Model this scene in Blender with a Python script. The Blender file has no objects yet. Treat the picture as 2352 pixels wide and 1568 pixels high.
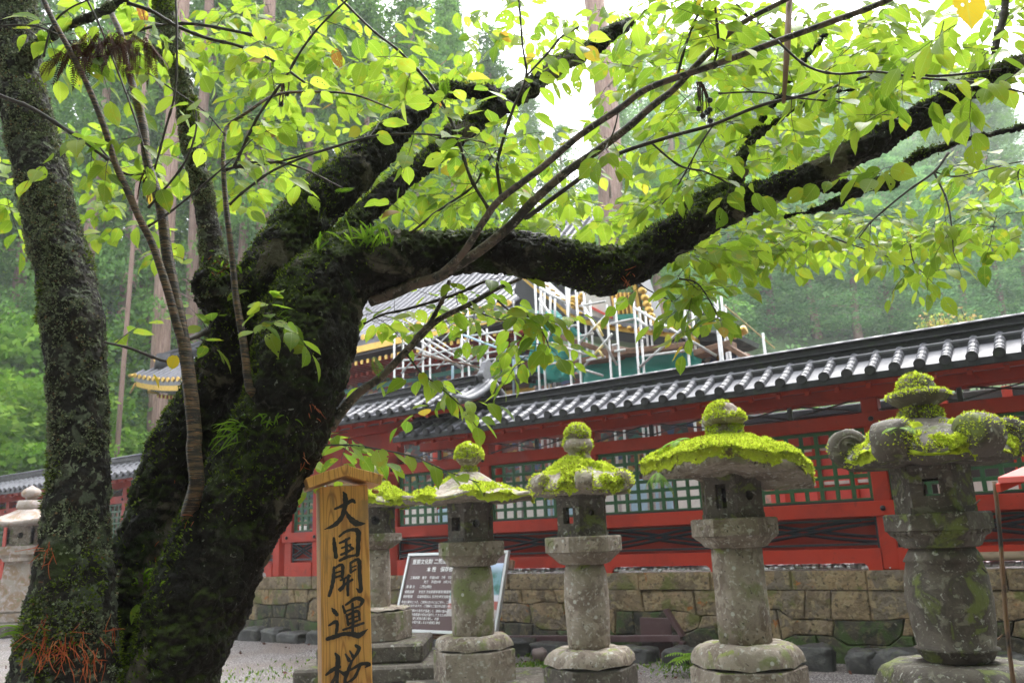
import bpy, math, random
import numpy as np
from mathutils import Vector, Matrix, noise as mn, geometry as mg
rnd = random.Random(7); nr = np.random.default_rng(7)
S = bpy.context.scene; COL = S.collection; R = math.radians; PI = math.pi
# ------------------------------------------------------------ camera, world, sun, exposure
FPX, PITCH, ROLL, CZ = 1890.3, .2351, -.0399, 1.62
_r = Vector((1, 0, 0)); _F = Vector((0, math.cos(PITCH), math.sin(PITCH))); _U = Vector((0, -math.sin(PITCH), math.cos(PITCH)))
CR = math.cos(ROLL)*_r + math.sin(ROLL)*_U; CU = -math.sin(ROLL)*_r + math.cos(ROLL)*_U
cd = bpy.data.cameras.new('camera'); cam = bpy.data.objects.new('camera', cd); COL.objects.link(cam)
m = Matrix((CR, CU, -_F)).transposed().to_4x4(); m.translation = (0, 0, CZ); cam.matrix_world = m
cd.sensor_width = 36; cd.lens = FPX/2352*36; cd.clip_end = 600; cd.clip_start = .05
cd.dof.use_dof = True; cd.dof.focus_distance = 3.3; cd.dof.aperture_fstop = 5.0
S.camera = cam
w = bpy.data.worlds.new('World'); S.world = w; w.use_nodes = True
nt = w.node_tree; bg = nt.nodes['Background']
sky = nt.nodes.new('ShaderNodeTexSky'); sky.sky_type = 'NISHITA'; sky.sun_disc = False
SUN_EL, SUN_AZ = R(58), R(35)
sky.sun_elevation = SUN_EL; sky.sun_rotation = SUN_AZ; sky.dust_density = 4; sky.air_density = 1.2
hs = nt.nodes.new('ShaderNodeHueSaturation'); hs.inputs['Saturation'].default_value = .12; hs.inputs['Value'].default_value = 1.7
mxw = nt.nodes.new('ShaderNodeMix'); mxw.data_type = 'RGBA'; mxw.inputs[0].default_value = .55
mxw.inputs[7].default_value = (9.5, 9.8, 10.4, 1)
nt.links.new(sky.outputs[0], hs.inputs['Color']); nt.links.new(hs.outputs[0], mxw.inputs[6]); nt.links.new(mxw.outputs[2], bg.inputs['Color'])
bg.inputs['Strength'].default_value = .15
sl = bpy.data.lights.new('sun', 'SUN'); sl.energy = .8; sl.angle = R(25); sl.color = (1, .97, .92)
so = bpy.data.objects.new('sun', sl); COL.objects.link(so)
sd = Vector((math.sin(SUN_AZ)*math.cos(SUN_EL), math.cos(SUN_AZ)*math.cos(SUN_EL), math.sin(SUN_EL)))
so.rotation_euler = sd.to_track_quat('Z', 'Y').to_euler()
S.view_settings.view_transform = 'Standard'; S.view_settings.look = 'None'; S.view_settings.gamma = 1
S.view_settings.exposure = 1.8
# ------------------------------------------------------------ helpers
def at(x, y, Y):
    "point seen at photo position (x,y of 2352x1568) at forward distance Y"
    v = _F + CR*((x-1176)/FPX) + CU*((784-y)/FPX); v = v*(Y/v.y)
    return Vector((v.x, v.y, v.z+CZ))
WA = .6073; WD = Vector((math.cos(WA), -math.sin(WA), 0)); WN = Vector((math.sin(WA), math.cos(WA), 0)); WE = Vector((2.0458, 11.167, 0))
def W(t, o, h): return WE + WD*t + WN*o + Vector((0, 0, h+CZ))
def wp(x, y, o):
    v = _F + CR*((x-1176)/FPX) + CU*((784-y)/FPX); k = (WE+WN*o).dot(WN)/v.dot(WN); P = v*k
    return (P-WE).dot(WD), P.z
def px(n, Y): return n/FPX*Y
def tag(o, label=None, cat=None, group=None, kind=None):
    if label: o['label'] = label
    if cat: o['category'] = cat
    if group: o['group'] = group
    if kind: o['kind'] = kind
    return o
def empty(name, loc=(0, 0, 0), rz=0, **k):
    o = bpy.data.objects.new(name, None); COL.objects.link(o); o.location = loc; o.rotation_euler = (0, 0, rz); o.empty_display_size = .1
    return tag(o, **k)
def link(name, me, mat, parent=None, smooth=False, **k):
    for mt in (mat if isinstance(mat, (list, tuple)) else [mat]): me.materials.append(mt)
    if smooth: me.polygons.foreach_set('use_smooth', [True]*len(me.polygons))
    me.name = name; o = bpy.data.objects.new(name, me); COL.objects.link(o)
    if parent:
        o.parent = parent
    return tag(o, **k)
def inv(parent, p):
    return p
def cp(o, parent=None):
    c = o.copy(); COL.objects.link(c)
    if parent: c.parent = parent
    for ch in [x for x in bpy.data.objects if x.parent == o]: cp(ch, c)
    return c
class MB:
    def __init__(s): s.v = []; s.f = []; s.mi = []; s.cur = 0
    def add(s, vs, fs):
        b = len(s.v); s.v += [tuple(p) for p in vs]; s.f += [tuple(i+b for i in f) for f in fs]; s.mi += [s.cur]*len(fs); return b
    def box(s, c, sz, M=None):
        vs = [Vector((x*sz[0]/2, y*sz[1]/2, z*sz[2]/2)) for x in (-1, 1) for y in (-1, 1) for z in (-1, 1)]
        if M is not None: vs = [M @ p for p in vs]
        s.add([Vector(c)+p for p in vs], [(0, 1, 3, 2), (4, 6, 7, 5), (0, 4, 5, 1), (2, 3, 7, 6), (0, 2, 6, 4), (1, 5, 7, 3)])
    def bbox(s, A, X, Y, Z, b=.006):
        "box from corner A with edge vectors X,Y,Z and a small bevel"
        X, Y, Z = Vector(X), Vector(Y), Vector(Z); A = Vector(A); c = A+(X+Y+Z)/2
        if X.cross(Y).dot(Z) < 0: A = A+X; X = -X
        L = [X.length, Y.length, Z.length]; U = [X/L[0], Y/L[1], Z/L[2]]; b = min(b, min(L)*.3)
        vs = []; idx = {}
        for sx in (-1, 1):
            for sy in (-1, 1):
                for sz in (-1, 1):
                    sg = (sx, sy, sz)
                    for a in range(3):
                        p = Vector(c)
                        for k in range(3): p = p + U[k]*sg[k]*(L[k]/2-(0 if k == a else b))
                        idx[(sg, a)] = len(vs); vs.append(p)
        fs = []
        for a in range(3):
            o1, o2 = (a+1) % 3, (a+2) % 3
            for sg in (-1, 1):
                q = []
                for (p1, p2) in ((-1, -1), (1, -1), (1, 1), (-1, 1)):
                    t = [0, 0, 0]; t[a] = sg; t[o1] = p1; t[o2] = p2; q.append(idx[(tuple(t), a)])
                fs.append(q if sg > 0 else q[::-1])
            for p1 in (-1, 1):
                for p2 in (-1, 1):
                    t0 = [0, 0, 0]; t1 = [0, 0, 0]; t0[a] = -1; t1[a] = 1
                    for t in (t0, t1): t[o1] = p1; t[o2] = p2
                    t0, t1 = tuple(t0), tuple(t1)
                    q = [idx[(t0, o1)], idx[(t1, o1)], idx[(t1, o2)], idx[(t0, o2)]]
                    fs.append(q if p1*p2 < 0 else q[::-1])
        for sx in (-1, 1):
            for sy in (-1, 1):
                for sz in (-1, 1):
                    q = [idx[((sx, sy, sz), k)] for k in range(3)]
                    fs.append(q if sx*sy*sz > 0 else q[::-1])
        s.add(vs, fs)
    def tube(s, pts, rad, n=8, cap=True, tw=0):
        pts = [Vector(p) for p in pts]; N = len(pts)
        if not isinstance(rad, (list, tuple)): rad = [rad]*N
        ref = None; b = len(s.v); vs = []
        for i, p in enumerate(pts):
            d = (pts[min(i+1, N-1)]-pts[max(i-1, 0)]); d = d.normalized() if d.length > 1e-9 else Vector((0, 0, 1))
            if ref is None: ref = d.orthogonal().normalized()
            ref = (ref-d*ref.dot(d)).normalized(); bi = d.cross(ref)
            for k in range(n):
                a = 2*PI*k/n+tw; vs.append(p+(ref*math.cos(a)+bi*math.sin(a))*rad[i])
        fs = [(i*n+k, i*n+(k+1) % n, (i+1)*n+(k+1) % n, (i+1)*n+k) for i in range(N-1) for k in range(n)]
        if cap: fs += [tuple(range(n))[::-1], tuple((N-1)*n+k for k in range(n))]
        s.add(vs, fs)
    def lathe(s, prof, n=32, c=(0, 0, 0), rot=0, jit=0, cap=True, squash=None):
        c = Vector(c); vs = []; N = len(prof)
        for (r, z) in prof:
            for k in range(n):
                a = 2*PI*k/n+rot; j = 1+jit*mn.noise(Vector((math.cos(a)*2+c.x, math.sin(a)*2+c.y, z*4))) if jit else 1
                vs.append(c+Vector((math.cos(a)*r*j, math.sin(a)*r*j, z)))
        fs = [(i*n+k, i*n+(k+1) % n, (i+1)*n+(k+1) % n, (i+1)*n+k) for i in range(N-1) for k in range(n)]
        if cap: fs += [tuple(range(n))[::-1], tuple((N-1)*n+k for k in range(n))]
        s.add(vs, fs)
    def plate(s, outer, holes, th, fn):
        "polygon with holes in 2D extruded by th; fn(u,v,w) -> 3D"
        polys = [outer]+holes; t = mg.tessellate_polygon([[Vector((p[0], p[1], 0)) for p in q] for q in polys])
        flat = [p for q in polys for p in q]; n = len(flat)
        vs = [fn(p[0], p[1], 0) for p in flat]+[fn(p[0], p[1], th) for p in flat]
        fs = [tuple(x) for x in t]+[tuple(i+n for i in reversed(x)) for x in t]; b = 0
        for q in polys:
            L = len(q)
            fs += [(b+i, b+(i+1) % L, b+(i+1) % L+n, b+i+n) for i in range(L)]; b += L
        s.add(vs, fs)
    def mesh(s, fix=False):
        me = bpy.data.meshes.new('m'); me.from_pydata(s.v, [], s.f); 
        if any(s.mi): me.polygons.foreach_set('material_index', s.mi)
        if fix:
            import bmesh; bm = bmesh.new(); bm.from_mesh(me); bmesh.ops.recalc_face_normals(bm, faces=bm.faces); bm.to_mesh(me); bm.free()
        me.update(); return me
    def build(s, name, mat, parent=None, smooth=False, fix=False, **k):
        return link(name, s.mesh(fix), mat, parent, smooth, **k)
def npmesh(V, F, rndv=None, uv=None):
    "V (n,3), F (m,k) arrays"
    V = np.asarray(V, dtype=np.float32); F = np.asarray(F, dtype=np.int32); m_, k = F.shape
    me = bpy.data.meshes.new('m'); me.vertices.add(len(V)); me.vertices.foreach_set('co', V.ravel())
    me.loops.add(m_*k); me.loops.foreach_set('vertex_index', F.ravel())
    me.polygons.add(m_); me.polygons.foreach_set('loop_start', np.arange(0, m_*k, k, dtype=np.int32))
    try: me.polygons.foreach_set('loop_total', np.full(m_, k, dtype=np.int32))
    except Exception: pass
    me.update(calc_edges=True)
    if rndv is not None:
        at_ = me.attributes.new('rnd', 'FLOAT', 'POINT'); at_.data.foreach_set('value', np.asarray(rndv, dtype=np.float32))
    if uv is not None:
        ul = me.uv_layers.new(name='UVMap'); ul.data.foreach_set('uv', np.asarray(uv, dtype=np.float32)[F.ravel()].ravel())
    return me
def unit(a): return a/np.maximum(np.linalg.norm(a, axis=-1, keepdims=True), 1e-9)
def cards(P, N, size, asp=.5, jit=.5, lift=0, rng=nr, along=None):
    "rhombic leaf cards: base at P, pointing about N"
    n = len(P); N = unit(N+rng.normal(0, jit, (n, 3)))
    T = unit(np.cross(N, rng.normal(0, 1, (n, 3)))); size = (size*rng.uniform(.6, 1.4, n))[:, None]
    P = P+N*lift
    a = P; b = P+N*size*.5+T*size*asp*.5; c = P+N*size; d = P+N*size*.5-T*size*asp*.5
    V = np.stack([a, b, c, d], 1).reshape(-1, 3); F = np.arange(4*n).reshape(n, 4)
    return V, F, np.repeat(rng.uniform(0, 1, n), 4)
def samp(o, n, rng=nr, world=True):
    me = o.data if hasattr(o, 'data') else o; me.calc_loop_triangles()
    co = np.empty(len(me.vertices)*3, np.float32); me.vertices.foreach_get('co', co); co = co.reshape(-1, 3)
    t = np.empty(len(me.loop_triangles)*3, np.int32); me.loop_triangles.foreach_get('vertices', t); t = t.reshape(-1, 3)
    A, B, C = co[t[:, 0]], co[t[:, 1]], co[t[:, 2]]; cr = np.cross(B-A, C-A); ar = np.linalg.norm(cr, axis=1)
    i = rng.choice(len(t), n, p=ar/ar.sum()); u = rng.uniform(0, 1, (n, 1)); v = rng.uniform(0, 1, (n, 1)); k = (u+v > 1)
    u = np.where(k, 1-u, u); v = np.where(k, 1-v, v)
    return A[i]+(B[i]-A[i])*u+(C[i]-A[i])*v, unit(cr[i])
def nz(P, sc, off=0): return np.array([mn.noise(Vector(p)*sc+Vector((off, off, off))) for p in P])
def spline(pts, k=4):
    "Catmull-Rom through tuples of any length"
    P = [np.array(p, float) for p in pts]; out = []
    P = [2*P[0]-P[1]]+P+[2*P[-1]-P[-2]]
    for i in range(1, len(P)-2):
        for j in range(k):
            t = j/k; a, b, c, d = P[i-1:i+3]
            out.append(.5*((2*b)+(c-a)*t+(2*a-5*b+4*c-d)*t*t+(3*b-a-3*c+d)*t**3))
    out.append(P[-2]); return out
# ------------------------------------------------------------ materials
def nodes(name):
    mt = bpy.data.materials.new(name); mt.use_nodes = True; t = mt.node_tree; return mt, t, t.nodes['Principled BSDF']
def nn(t, typ, **k):
    n = t.nodes.new('ShaderNode'+typ)
    for a, b in k.items():
        if hasattr(n, a): setattr(n, a, b)
        else: n.inputs[a.replace('_', ' ')].default_value = b
    return n
def val(t, sock, v):
    if isinstance(v, (int, float)): sock.default_value = v
    elif isinstance(v, tuple): sock.default_value = (*v, 1) if len(v) == 3 else v
    else: t.links.new(v, sock)
def math_(t, op, a, b=0, clamp=False):
    n = t.nodes.new('ShaderNodeMath'); n.operation = op; n.use_clamp = clamp; val(t, n.inputs[0], a); val(t, n.inputs[1], b); return n.outputs[0]
def smooth(t, x, lo, hi):
    n = t.nodes.new('ShaderNodeMapRange'); n.interpolation_type = 'SMOOTHSTEP'; val(t, n.inputs[0], x); n.inputs[1].default_value = lo; n.inputs[2].default_value = hi; return n.outputs[0]
def mixc(t, f, a, b):
    n = t.nodes.new('ShaderNodeMix'); n.data_type = 'RGBA'; val(t, n.inputs[0], f); val(t, n.inputs[6], a); val(t, n.inputs[7], b); return n.outputs[2]
def coords(t, scale=(1, 1, 1), var=True):
    tc = t.nodes.new('ShaderNodeTexCoord'); mp = t.nodes.new('ShaderNodeMapping'); mp.inputs['Scale'].default_value = scale
    t.links.new(tc.outputs['Object'], mp.inputs['Vector'])
    if var:
        oi = t.nodes.new('ShaderNodeObjectInfo'); ml = math_(t, 'MULTIPLY', oi.outputs['Random'], 37.0); cb = t.nodes.new('ShaderNodeCombineXYZ')
        t.links.new(ml, cb.inputs[0]); t.links.new(ml, cb.inputs[1]); t.links.new(cb.outputs[0], mp.inputs['Location'])
    return mp.outputs[0]
def tex(t, co, kind, scale, det=6, dist=0, rough=.6):
    if kind == 'v':
        n = nn(t, 'TexVoronoi'); n.inputs['Scale'].default_value = scale; t.links.new(co, n.inputs['Vector']); return n.outputs['Distance']
    if kind == 'c':
        n = nn(t, 'TexVoronoi'); n.inputs['Scale'].default_value = scale; t.links.new(co, n.inputs['Vector'])
        s_ = t.nodes.new('ShaderNodeSeparateColor'); t.links.new(n.outputs['Color'], s_.inputs[0]); return s_.outputs[0]
    n = nn(t, 'TexNoise'); n.inputs['Scale'].default_value = scale; n.inputs['Detail'].default_value = det; n.inputs['Distortion'].default_value = dist; n.inputs['Roughness'].default_value = rough
    t.links.new(co, n.inputs['Vector']); return n.outputs[0]
def upz(t):
    g = t.nodes.new('ShaderNodeNewGeometry'); s_ = t.nodes.new('ShaderNodeSeparateXYZ'); t.links.new(g.outputs['Normal'], s_.inputs[0]); return s_.outputs[2]
def PM(name, base, layers=(), rough=.7, bump=.3, bs=40, bdist=.01, scale=(1, 1, 1), spec=.5, metal=0, bk='n', coat=0, rl=None):
    """layers: (kind, scale, lo, hi, colour[, up(lo,hi)])"""
    mt, t, p = nodes(name); co = coords(t, scale); c = base
    for L in layers:
        k, sc, lo, hi, col = L[:5]; f = smooth(t, tex(t, co, k, sc, dist=.6), lo, hi)
        if len(L) > 5: f = math_(t, 'MULTIPLY', f, smooth(t, upz(t), *L[5]))
        c = mixc(t, f, c, col)
    val(t, p.inputs['Base Color'], c); p.inputs['Metallic'].default_value = metal; p.inputs['Specular IOR Level'].default_value = spec
    if rl: 
        r_ = t.nodes.new('ShaderNodeMapRange'); t.links.new(tex(t, co, 'n', rl[0]), r_.inputs[0]); r_.inputs[1].default_value = .35; r_.inputs[2].default_value = .65; r_.inputs[3].default_value = rl[1]; r_.inputs[4].default_value = rl[2]; t.links.new(r_.outputs[0], p.inputs['Roughness'])
    else: p.inputs['Roughness'].default_value = rough
    p.inputs['Coat Weight'].default_value = coat; p.inputs['Coat Roughness'].default_value = .2
    if bump:
        b = nn(t, 'Bump'); b.inputs['Strength'].default_value = bump; b.inputs['Distance'].default_value = bdist
        t.links.new(tex(t, co, bk, bs, 8), b.inputs['Height']); t.links.new(b.outputs[0], p.inputs['Normal'])
    return mt
def LM(name, cols, trans=.5, rough=.5, holes=False, veins=False, gloss=.3, zvar=None):
    "leaf material; colour by per-leaf random value"
    mt, t, p = nodes(name); a = nn(t, 'Attribute'); a.attribute_name = 'rnd'
    cr = t.nodes.new('ShaderNodeValToRGB'); cr.color_ramp.elements[0].position = cols[0][0]; cr.color_ramp.elements[0].color = (*cols[0][1], 1)
    cr.color_ramp.elements[1].position = cols[-1][0]; cr.color_ramp.elements[1].color = (*cols[-1][1], 1)
    for q, c_ in cols[1:-1]:
        e = cr.color_ramp.elements.new(q); e.color = (*c_, 1)
    oi = t.nodes.new('ShaderNodeObjectInfo'); t.links.new(a.outputs['Fac'], cr.inputs[0]); c = cr.outputs[0]
    if zvar:
        hsv = t.nodes.new('ShaderNodeHueSaturation'); r_ = t.nodes.new('ShaderNodeMapRange'); t.links.new(oi.outputs['Random'], r_.inputs[0]); r_.inputs[3].default_value = 1-zvar; r_.inputs[4].default_value = 1+zvar
        t.links.new(r_.outputs[0], hsv.inputs['Value']); t.links.new(c, hsv.inputs['Color']); c = hsv.outputs[0]
    if veins:
        uv = t.nodes.new('ShaderNodeTexCoord'); s_ = t.nodes.new('ShaderNodeSeparateXYZ'); t.links.new(uv.outputs['UV'], s_.inputs[0])
        au = math_(t, 'ABSOLUTE', math_(t, 'SUBTRACT', s_.outputs[0], .5)); sv = math_(t, 'SUBTRACT', s_.outputs[1], math_(t, 'MULTIPLY', au, .8))
        sw = math_(t, 'PINGPONG', math_(t, 'MULTIPLY', sv, 9.0), .5); v1 = smooth(t, sw, .09, .0); v2 = smooth(t, au, .035, .01)
        c = mixc(t, math_(t, 'MULTIPLY', math_(t, 'MAXIMUM', v1, v2), .35), c, (.5, .62, .16))
        n_ = tex(t, coords(t), 'n', 22); c = mixc(t, smooth(t, n_, .56, .68), c, (.42, .42, .03))
    p.inputs['Roughness'].default_value = rough; p.inputs['Specular IOR Level'].default_value = gloss; val(t, p.inputs['Base Color'], c)
    tr = t.nodes.new('ShaderNodeBsdfTranslucent'); val(t, tr.inputs[0], c); mx = t.nodes.new('ShaderNodeMixShader'); mx.inputs[0].default_value = trans
    t.links.new(p.outputs[0], mx.inputs[1]); t.links.new(tr.outputs[0], mx.inputs[2]); out = t.nodes['Material Output']; fin = mx.outputs[0]
    if holes:
        co = coords(t, var=False); d = tex(t, co, 'v', 55); gate = smooth(t, tex(t, co, 'n', 7), .42, .6)
        th = math_(t, 'LESS_THAN', d, math_(t, 'MULTIPLY', gate, .2)); tp = t.nodes.new('ShaderNodeBsdfTransparent'); m2 = t.nodes.new('ShaderNodeMixShader')
        t.links.new(th, m2.inputs[0]); t.links.new(fin, m2.inputs[1]); t.links.new(tp.outputs[0], m2.inputs[2]); fin = m2.outputs[0]
    t.links.new(fin, out.inputs[0]); return mt
MOSS = (.19, .27, .018); DMOSS = (.045, .085, .012)
stone_l = [('n', 3.5, .44, .6, (.17, .13, .10)), ('n', 9, .5, .6, (.34, .29, .235)), ('n', 22, .57, .63, (.44, .41, .36)), ('n', 2.3, .55, .66, (.17, .19, .07)), ('n', 7, .56, .64, (.24, .27, .07), (.1, .7)), ('v', 7, .16, .11, (.46, .45, .41)), ('n', 30, .63, .66, (.06, .05, .04))]
M = {}
M['stone'] = PM('lantern_stone', (.27, .225, .18), stone_l, .8, .5, 30, .02)
M['stone_dark'] = PM('lantern_stone_damp', (.10, .083, .065), [('n', 4, .42, .6, (.045, .036, .028)), ('n', 10, .54, .64, (.17, .155, .12)), ('n', 16, .615, .65, (.34, .34, .3)), ('n', 4, .55, .64, (.12, .145, .03)), ('n', 28, .6, .66, (.2, .2, .15))], .75, .5, 30, .02)
M['stone_pale'] = PM('pale_stone', (.36, .31, .27), [('n', 4, .45, .6, (.3, .2, .13)), ('n', 10, .5, .66, (.5, .42, .42)), ('n', 4, .6, .7, (.22, .22, .12))], .8, .4, 25, .02)
M['moss'] = PM('moss', (.46, .56, .03), [('n', 7, .45, .65, (.28, .36, .02)), ('n', 30, .52, .7, (.6, .68, .06)), ('n', 6, .58, .66, (.13, .10, .03))], .95, .9, 90, .02, spec=.1)
M['moss_fuzz'] = LM('moss_fuzz', [(0, (.15, .11, .04)), (.14, (.32, .38, .03)), (.5, (.55, .66, .05)), (1, (.72, .8, .1))], .45, .9, gloss=.1)
M['dark_fuzz'] = LM('dark_moss_fuzz', [(0, (.03, .05, .008)), (.5, (.085, .13, .016)), (1, (.22, .3, .04))], .35, .9, gloss=.1)
M['bark'] = PM('mossy_bark', (.011, .009, .007), [('n', 7, .5, .66, (.024, .020, .016)), ('n', 24, .58, .68, (.065, .058, .048)), ('n', 3.0, .44, .56, (.05, .075, .01), (-.35, .6)), ('n', 4, .565, .62, (.13, .112, .082)), ('n', 5, .57, .66, (.02, .034, .007)), ('n', 34, .655, .69, (.26, .26, .22))], .6, 1.0, 30, .035, bk='n', rl=(9, .4, .9), spec=.25)
M['lichen_bark'] = PM('lichen_bark', (.014, .011, .009), [('n', 20, .5, .6, (.035, .027, .02)), ('n', 16, .53, .58, (.10, .115, .075)), ('n', 42, .56, .62, (.2, .23, .15)), ('n', 5, .6, .7, (.045, .07, .012)), ('n', 30, .67, .72, (.2, .1, .05))], .8, 1.0, 60, .02)
M['sprout_bark'] = PM('young_cherry_bark', (.15, .095, .048), [('n', 2.2, .47, .54, (.03, .024, .02)), ('n', .5, .52, .62, (.035, .028, .022)), ('n', 4, .60, .64, (.3, .14, .06)), ('n', 5, .60, .66, (.2, .19, .14))], .5, .8, 4, .01, scale=(5, 5, 60), spec=.3)
M['twig'] = PM('twig_bark', (.045, .033, .026), [('n', 40, .5, .65, (.022, .018, .016)), ('n', 25, .62, .7, (.13, .11, .09))], .6, .4, 80, .004)
M['pale_twig'] = PM('pale_twig_bark', (.12, .08, .06), [('n', 22, .44, .56, (.025, .018, .015)), ('n', 60, .55, .65, (.22, .19, .16))], .6, .5, 60, .004)
M['lichen'] = LM('lichen_flakes', [(0, (.11, .13, .07)), (.6, (.25, .29, .17)), (.85, (.38, .42, .29)), (1, (.24, .13, .06))], .15, .9, gloss=.1)
M['leaf'] = LM('cherry_leaf', [(0, (.13, .25, .02)), (.25, (.23, .37, .025)), (.75, (.31, .45, .035)), (.988, (.39, .49, .045)), (.991, (.6, .55, .05)), (.995, (.6, .42, .04)), (.9975, (.3, .1, .03)), (1, (.2, .06, .02))], .66, .4, True, True, .4)
M['yleaf'] = LM('yellow_leaf', [(0, (.8, .6, .03)), (1, (.85, .62, .05))], .6, .5, True, True)
M['root'] = LM('orange_rootlet', [(0, (.3, .06, .02)), (.6, (.55, .13, .05)), (1, (.65, .3, .12))], .1, .5)
M['dryleaf'] = LM('dried_cedar_foliage', [(0, (.05, .02, .014)), (.6, (.11, .04, .025)), (1, (.03, .018, .014))], .2, .8)
M['fern'] = LM('fern_green', [(0, (.1, .22, .015)), (1, (.25, .42, .03))], .5, .5)
M['grass'] = LM('grass', [(0, (.05, .12, .01)), (.7, (.14, .26, .02)), (1, (.26, .34, .05))], .4, .7)
M['cedar'] = LM('cedar_foliage', [(0, (.06, .14, .04)), (.5, (.13, .27, .06)), (.85, (.2, .38, .07)), (1, (.3, .48, .1))], .35, .8, zvar=.25, gloss=.2)
M['pine'] = LM('pine_foliage', [(0, (.07, .18, .07)), (.5, (.16, .33, .11)), (1, (.3, .5, .16))], .35, .8, zvar=.2, gloss=.2)
M['maple'] = LM('broadleaf_foliage', [(0, (.08, .2, .015)), (.5, (.16, .34, .02)), (1, (.33, .52, .06))], .5, .7, zvar=.25, gloss=.2)
M['pinkfol'] = LM('reddish_young_foliage', [(0, (.3, .42, .07)), (.55, (.42, .5, .12)), (1, (.7, .32, .2))], .5, .7)
M['ctrunk'] = PM('cedar_bark', (.22, .135, .105), [('n', 3, .45, .6, (.32, .22, .18)), ('n', 5, .55, .7, (.12, .08, .06))], .9, .6, 12, .04, scale=(6, 6, .5))
M['red'] = PM('vermilion_paint', (.43, .038, .018), [('n', 1.5, .45, .65, (.33, .03, .016)), ('n', 9, .6, .72, (.25, .03, .018)), ('n', 30, .66, .74, (.3, .06, .04))], .5, .12, 60, .004, rl=(6, .4, .65), spec=.25)
M['redwall'] = PM('lightened_vermilion', (.72, .10, .075), [('n', 2, .4, .6, (.62, .085, .065))], .55, .1, 30, .004)  # red lightened to stand in for open daylight on the outbuilding
M['black'] = PM('black_lacquer', (.018, .018, .022), (), .35, .1, 40, .003)
M['green'] = PM('green_lattice_paint', (.022, .105, .038), [('n', 6, .5, .7, (.015, .07, .03))], .5, .1, 40, .003)
M['tile'] = PM('grey_roof_tile', (.115, .115, .135), [('n', 5, .42, .65, (.07, .07, .085)), ('n', 50, .6, .7, (.22, .22, .25)), ('n', 12, .62, .7, (.07, .075, .06))], .35, .25, 60, .006, rl=(7, .42, .62), spec=.9)
M['tile_dark'] = PM('dark_ridge_tile', (.022, .022, .026), [('n', 14, .5, .7, (.045, .045, .05)), ('n', 4, .6, .7, (.03, .04, .02))], .4, .4, 50, .006, rl=(8, .4, .65), spec=.35)
M['gold'] = PM('gilded_metal', (.55, .34, .07), [('n', 10, .5, .7, (.32, .19, .04))], .35, .2, 30, .004, metal=.55)
M['pipe'] = PM('galvanised_pipe', (.55, .55, .55), [('n', 14, .5, .65, (.42, .41, .39)), ('n', 30, .66, .72, (.35, .18, .1))], .4, .1, 40, .002, metal=.3)
M['bluepipe'] = PM('pale_blue_pipe', (.32, .47, .58), [('n', 14, .55, .7, (.4, .36, .33))], .45, .1, 40, .002)
M['yellowpipe'] = PM('yellow_pipe', (.75, .6, .2), [('n', 14, .5, .7, (.6, .5, .3))], .45, .1, 40, .002)
M['tarp'] = LM('teal_tarpaulin', [(0, (.03, .38, .33)), (1, (.06, .5, .43))], .35, .35, gloss=.8)
M['plank'] = PM('scaffold_plank', (.2, .11, .065), [('n', 3, .45, .65, (.12, .07, .045))], .8, .3, 20, .006, scale=(1, 6, 6))
M['wood'] = None
M['retain'] = PM('tawny_wall_stone', (.32, .225, .12), [('c', 2.2, .2, .9, (.19, .155, .115)), ('n', 2.5, .45, .62, (.16, .115, .065)), ('n', 9, .5, .62, (.32, .25, .14)), ('n', 20, .56, .64, (.1, .075, .045)), ('n', 2, .56, .66, (.15, .15, .04)), ('n', 5, .64, .68, (.34, .13, .03))], .85, 1.0, 16, .05)
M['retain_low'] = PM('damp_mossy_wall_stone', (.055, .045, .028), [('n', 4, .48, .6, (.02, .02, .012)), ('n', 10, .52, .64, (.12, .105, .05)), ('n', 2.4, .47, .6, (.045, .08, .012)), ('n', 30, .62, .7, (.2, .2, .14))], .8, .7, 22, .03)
M['joint'] = PM('wall_joint_earth', (.012, .011, .009), (), .95, 0)
M['darkstone'] = PM('dark_kerb_stone', (.04, .04, .038), [('n', 6, .5, .65, (.08, .08, .07)), ('n', 8, .56, .66, (.06, .085, .02), (.2, .8))], .6, .6, 22, .03)
M['white'] = PM('white_pebble', (.6, .6, .64), [('n', 9, .5, .7, (.42, .43, .47))], .5, .2, 30, .004)
M['brown'] = PM('brown_sign_paint', (.095, .05, .052), [('n', 4, .5, .7, (.13, .085, .09))], .35, .1, 30, .003)
M['bamboo'] = PM('scorched_bamboo', (.13, .07, .03), [('n', 9, .45, .6, (.02, .014, .01))], .5, .3, 30, .003, scale=(1, 1, .5))
M['aluminium'] = PM('aluminium_frame', (.6, .61, .63), (), .35, 0, metal=.6)
M['paper'] = PM('white_lettering', (.75, .75, .75), (), .6, 0)
M['ink'] = PM('brushed_ink', (.022, .018, .016), [('n', 30, .6, .72, (.06, .035, .02))], .55, .2, 60, .002)
M['dry'] = PM('dried_cedar_sprig', (.075, .032, .022), [('n', 60, .5, .65, (.03, .018, .015))], .9, .3, 90, .003)
M['interior_dark'] = PM('unlit_interior', (.03, .025, .022), (), .8, 0)  # near-black colour stands in for the shade inside the storehouse
M['white_paint'] = PM('white_plaster', (.62, .6, .56), [('n', 5, .5, .7, (.5, .48, .45))], .7, .1, 30, .003)
M['teal'] = PM('teal_paint', (.02, .22, .16), (), .5, 0)
M['bluehose'] = PM('blue_hose', (.12, .35, .6), (), .4, 0)
M['straw'] = PM('straw_rope', (.4, .3, .14), (), .9, .3, 60, .003)
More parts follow.
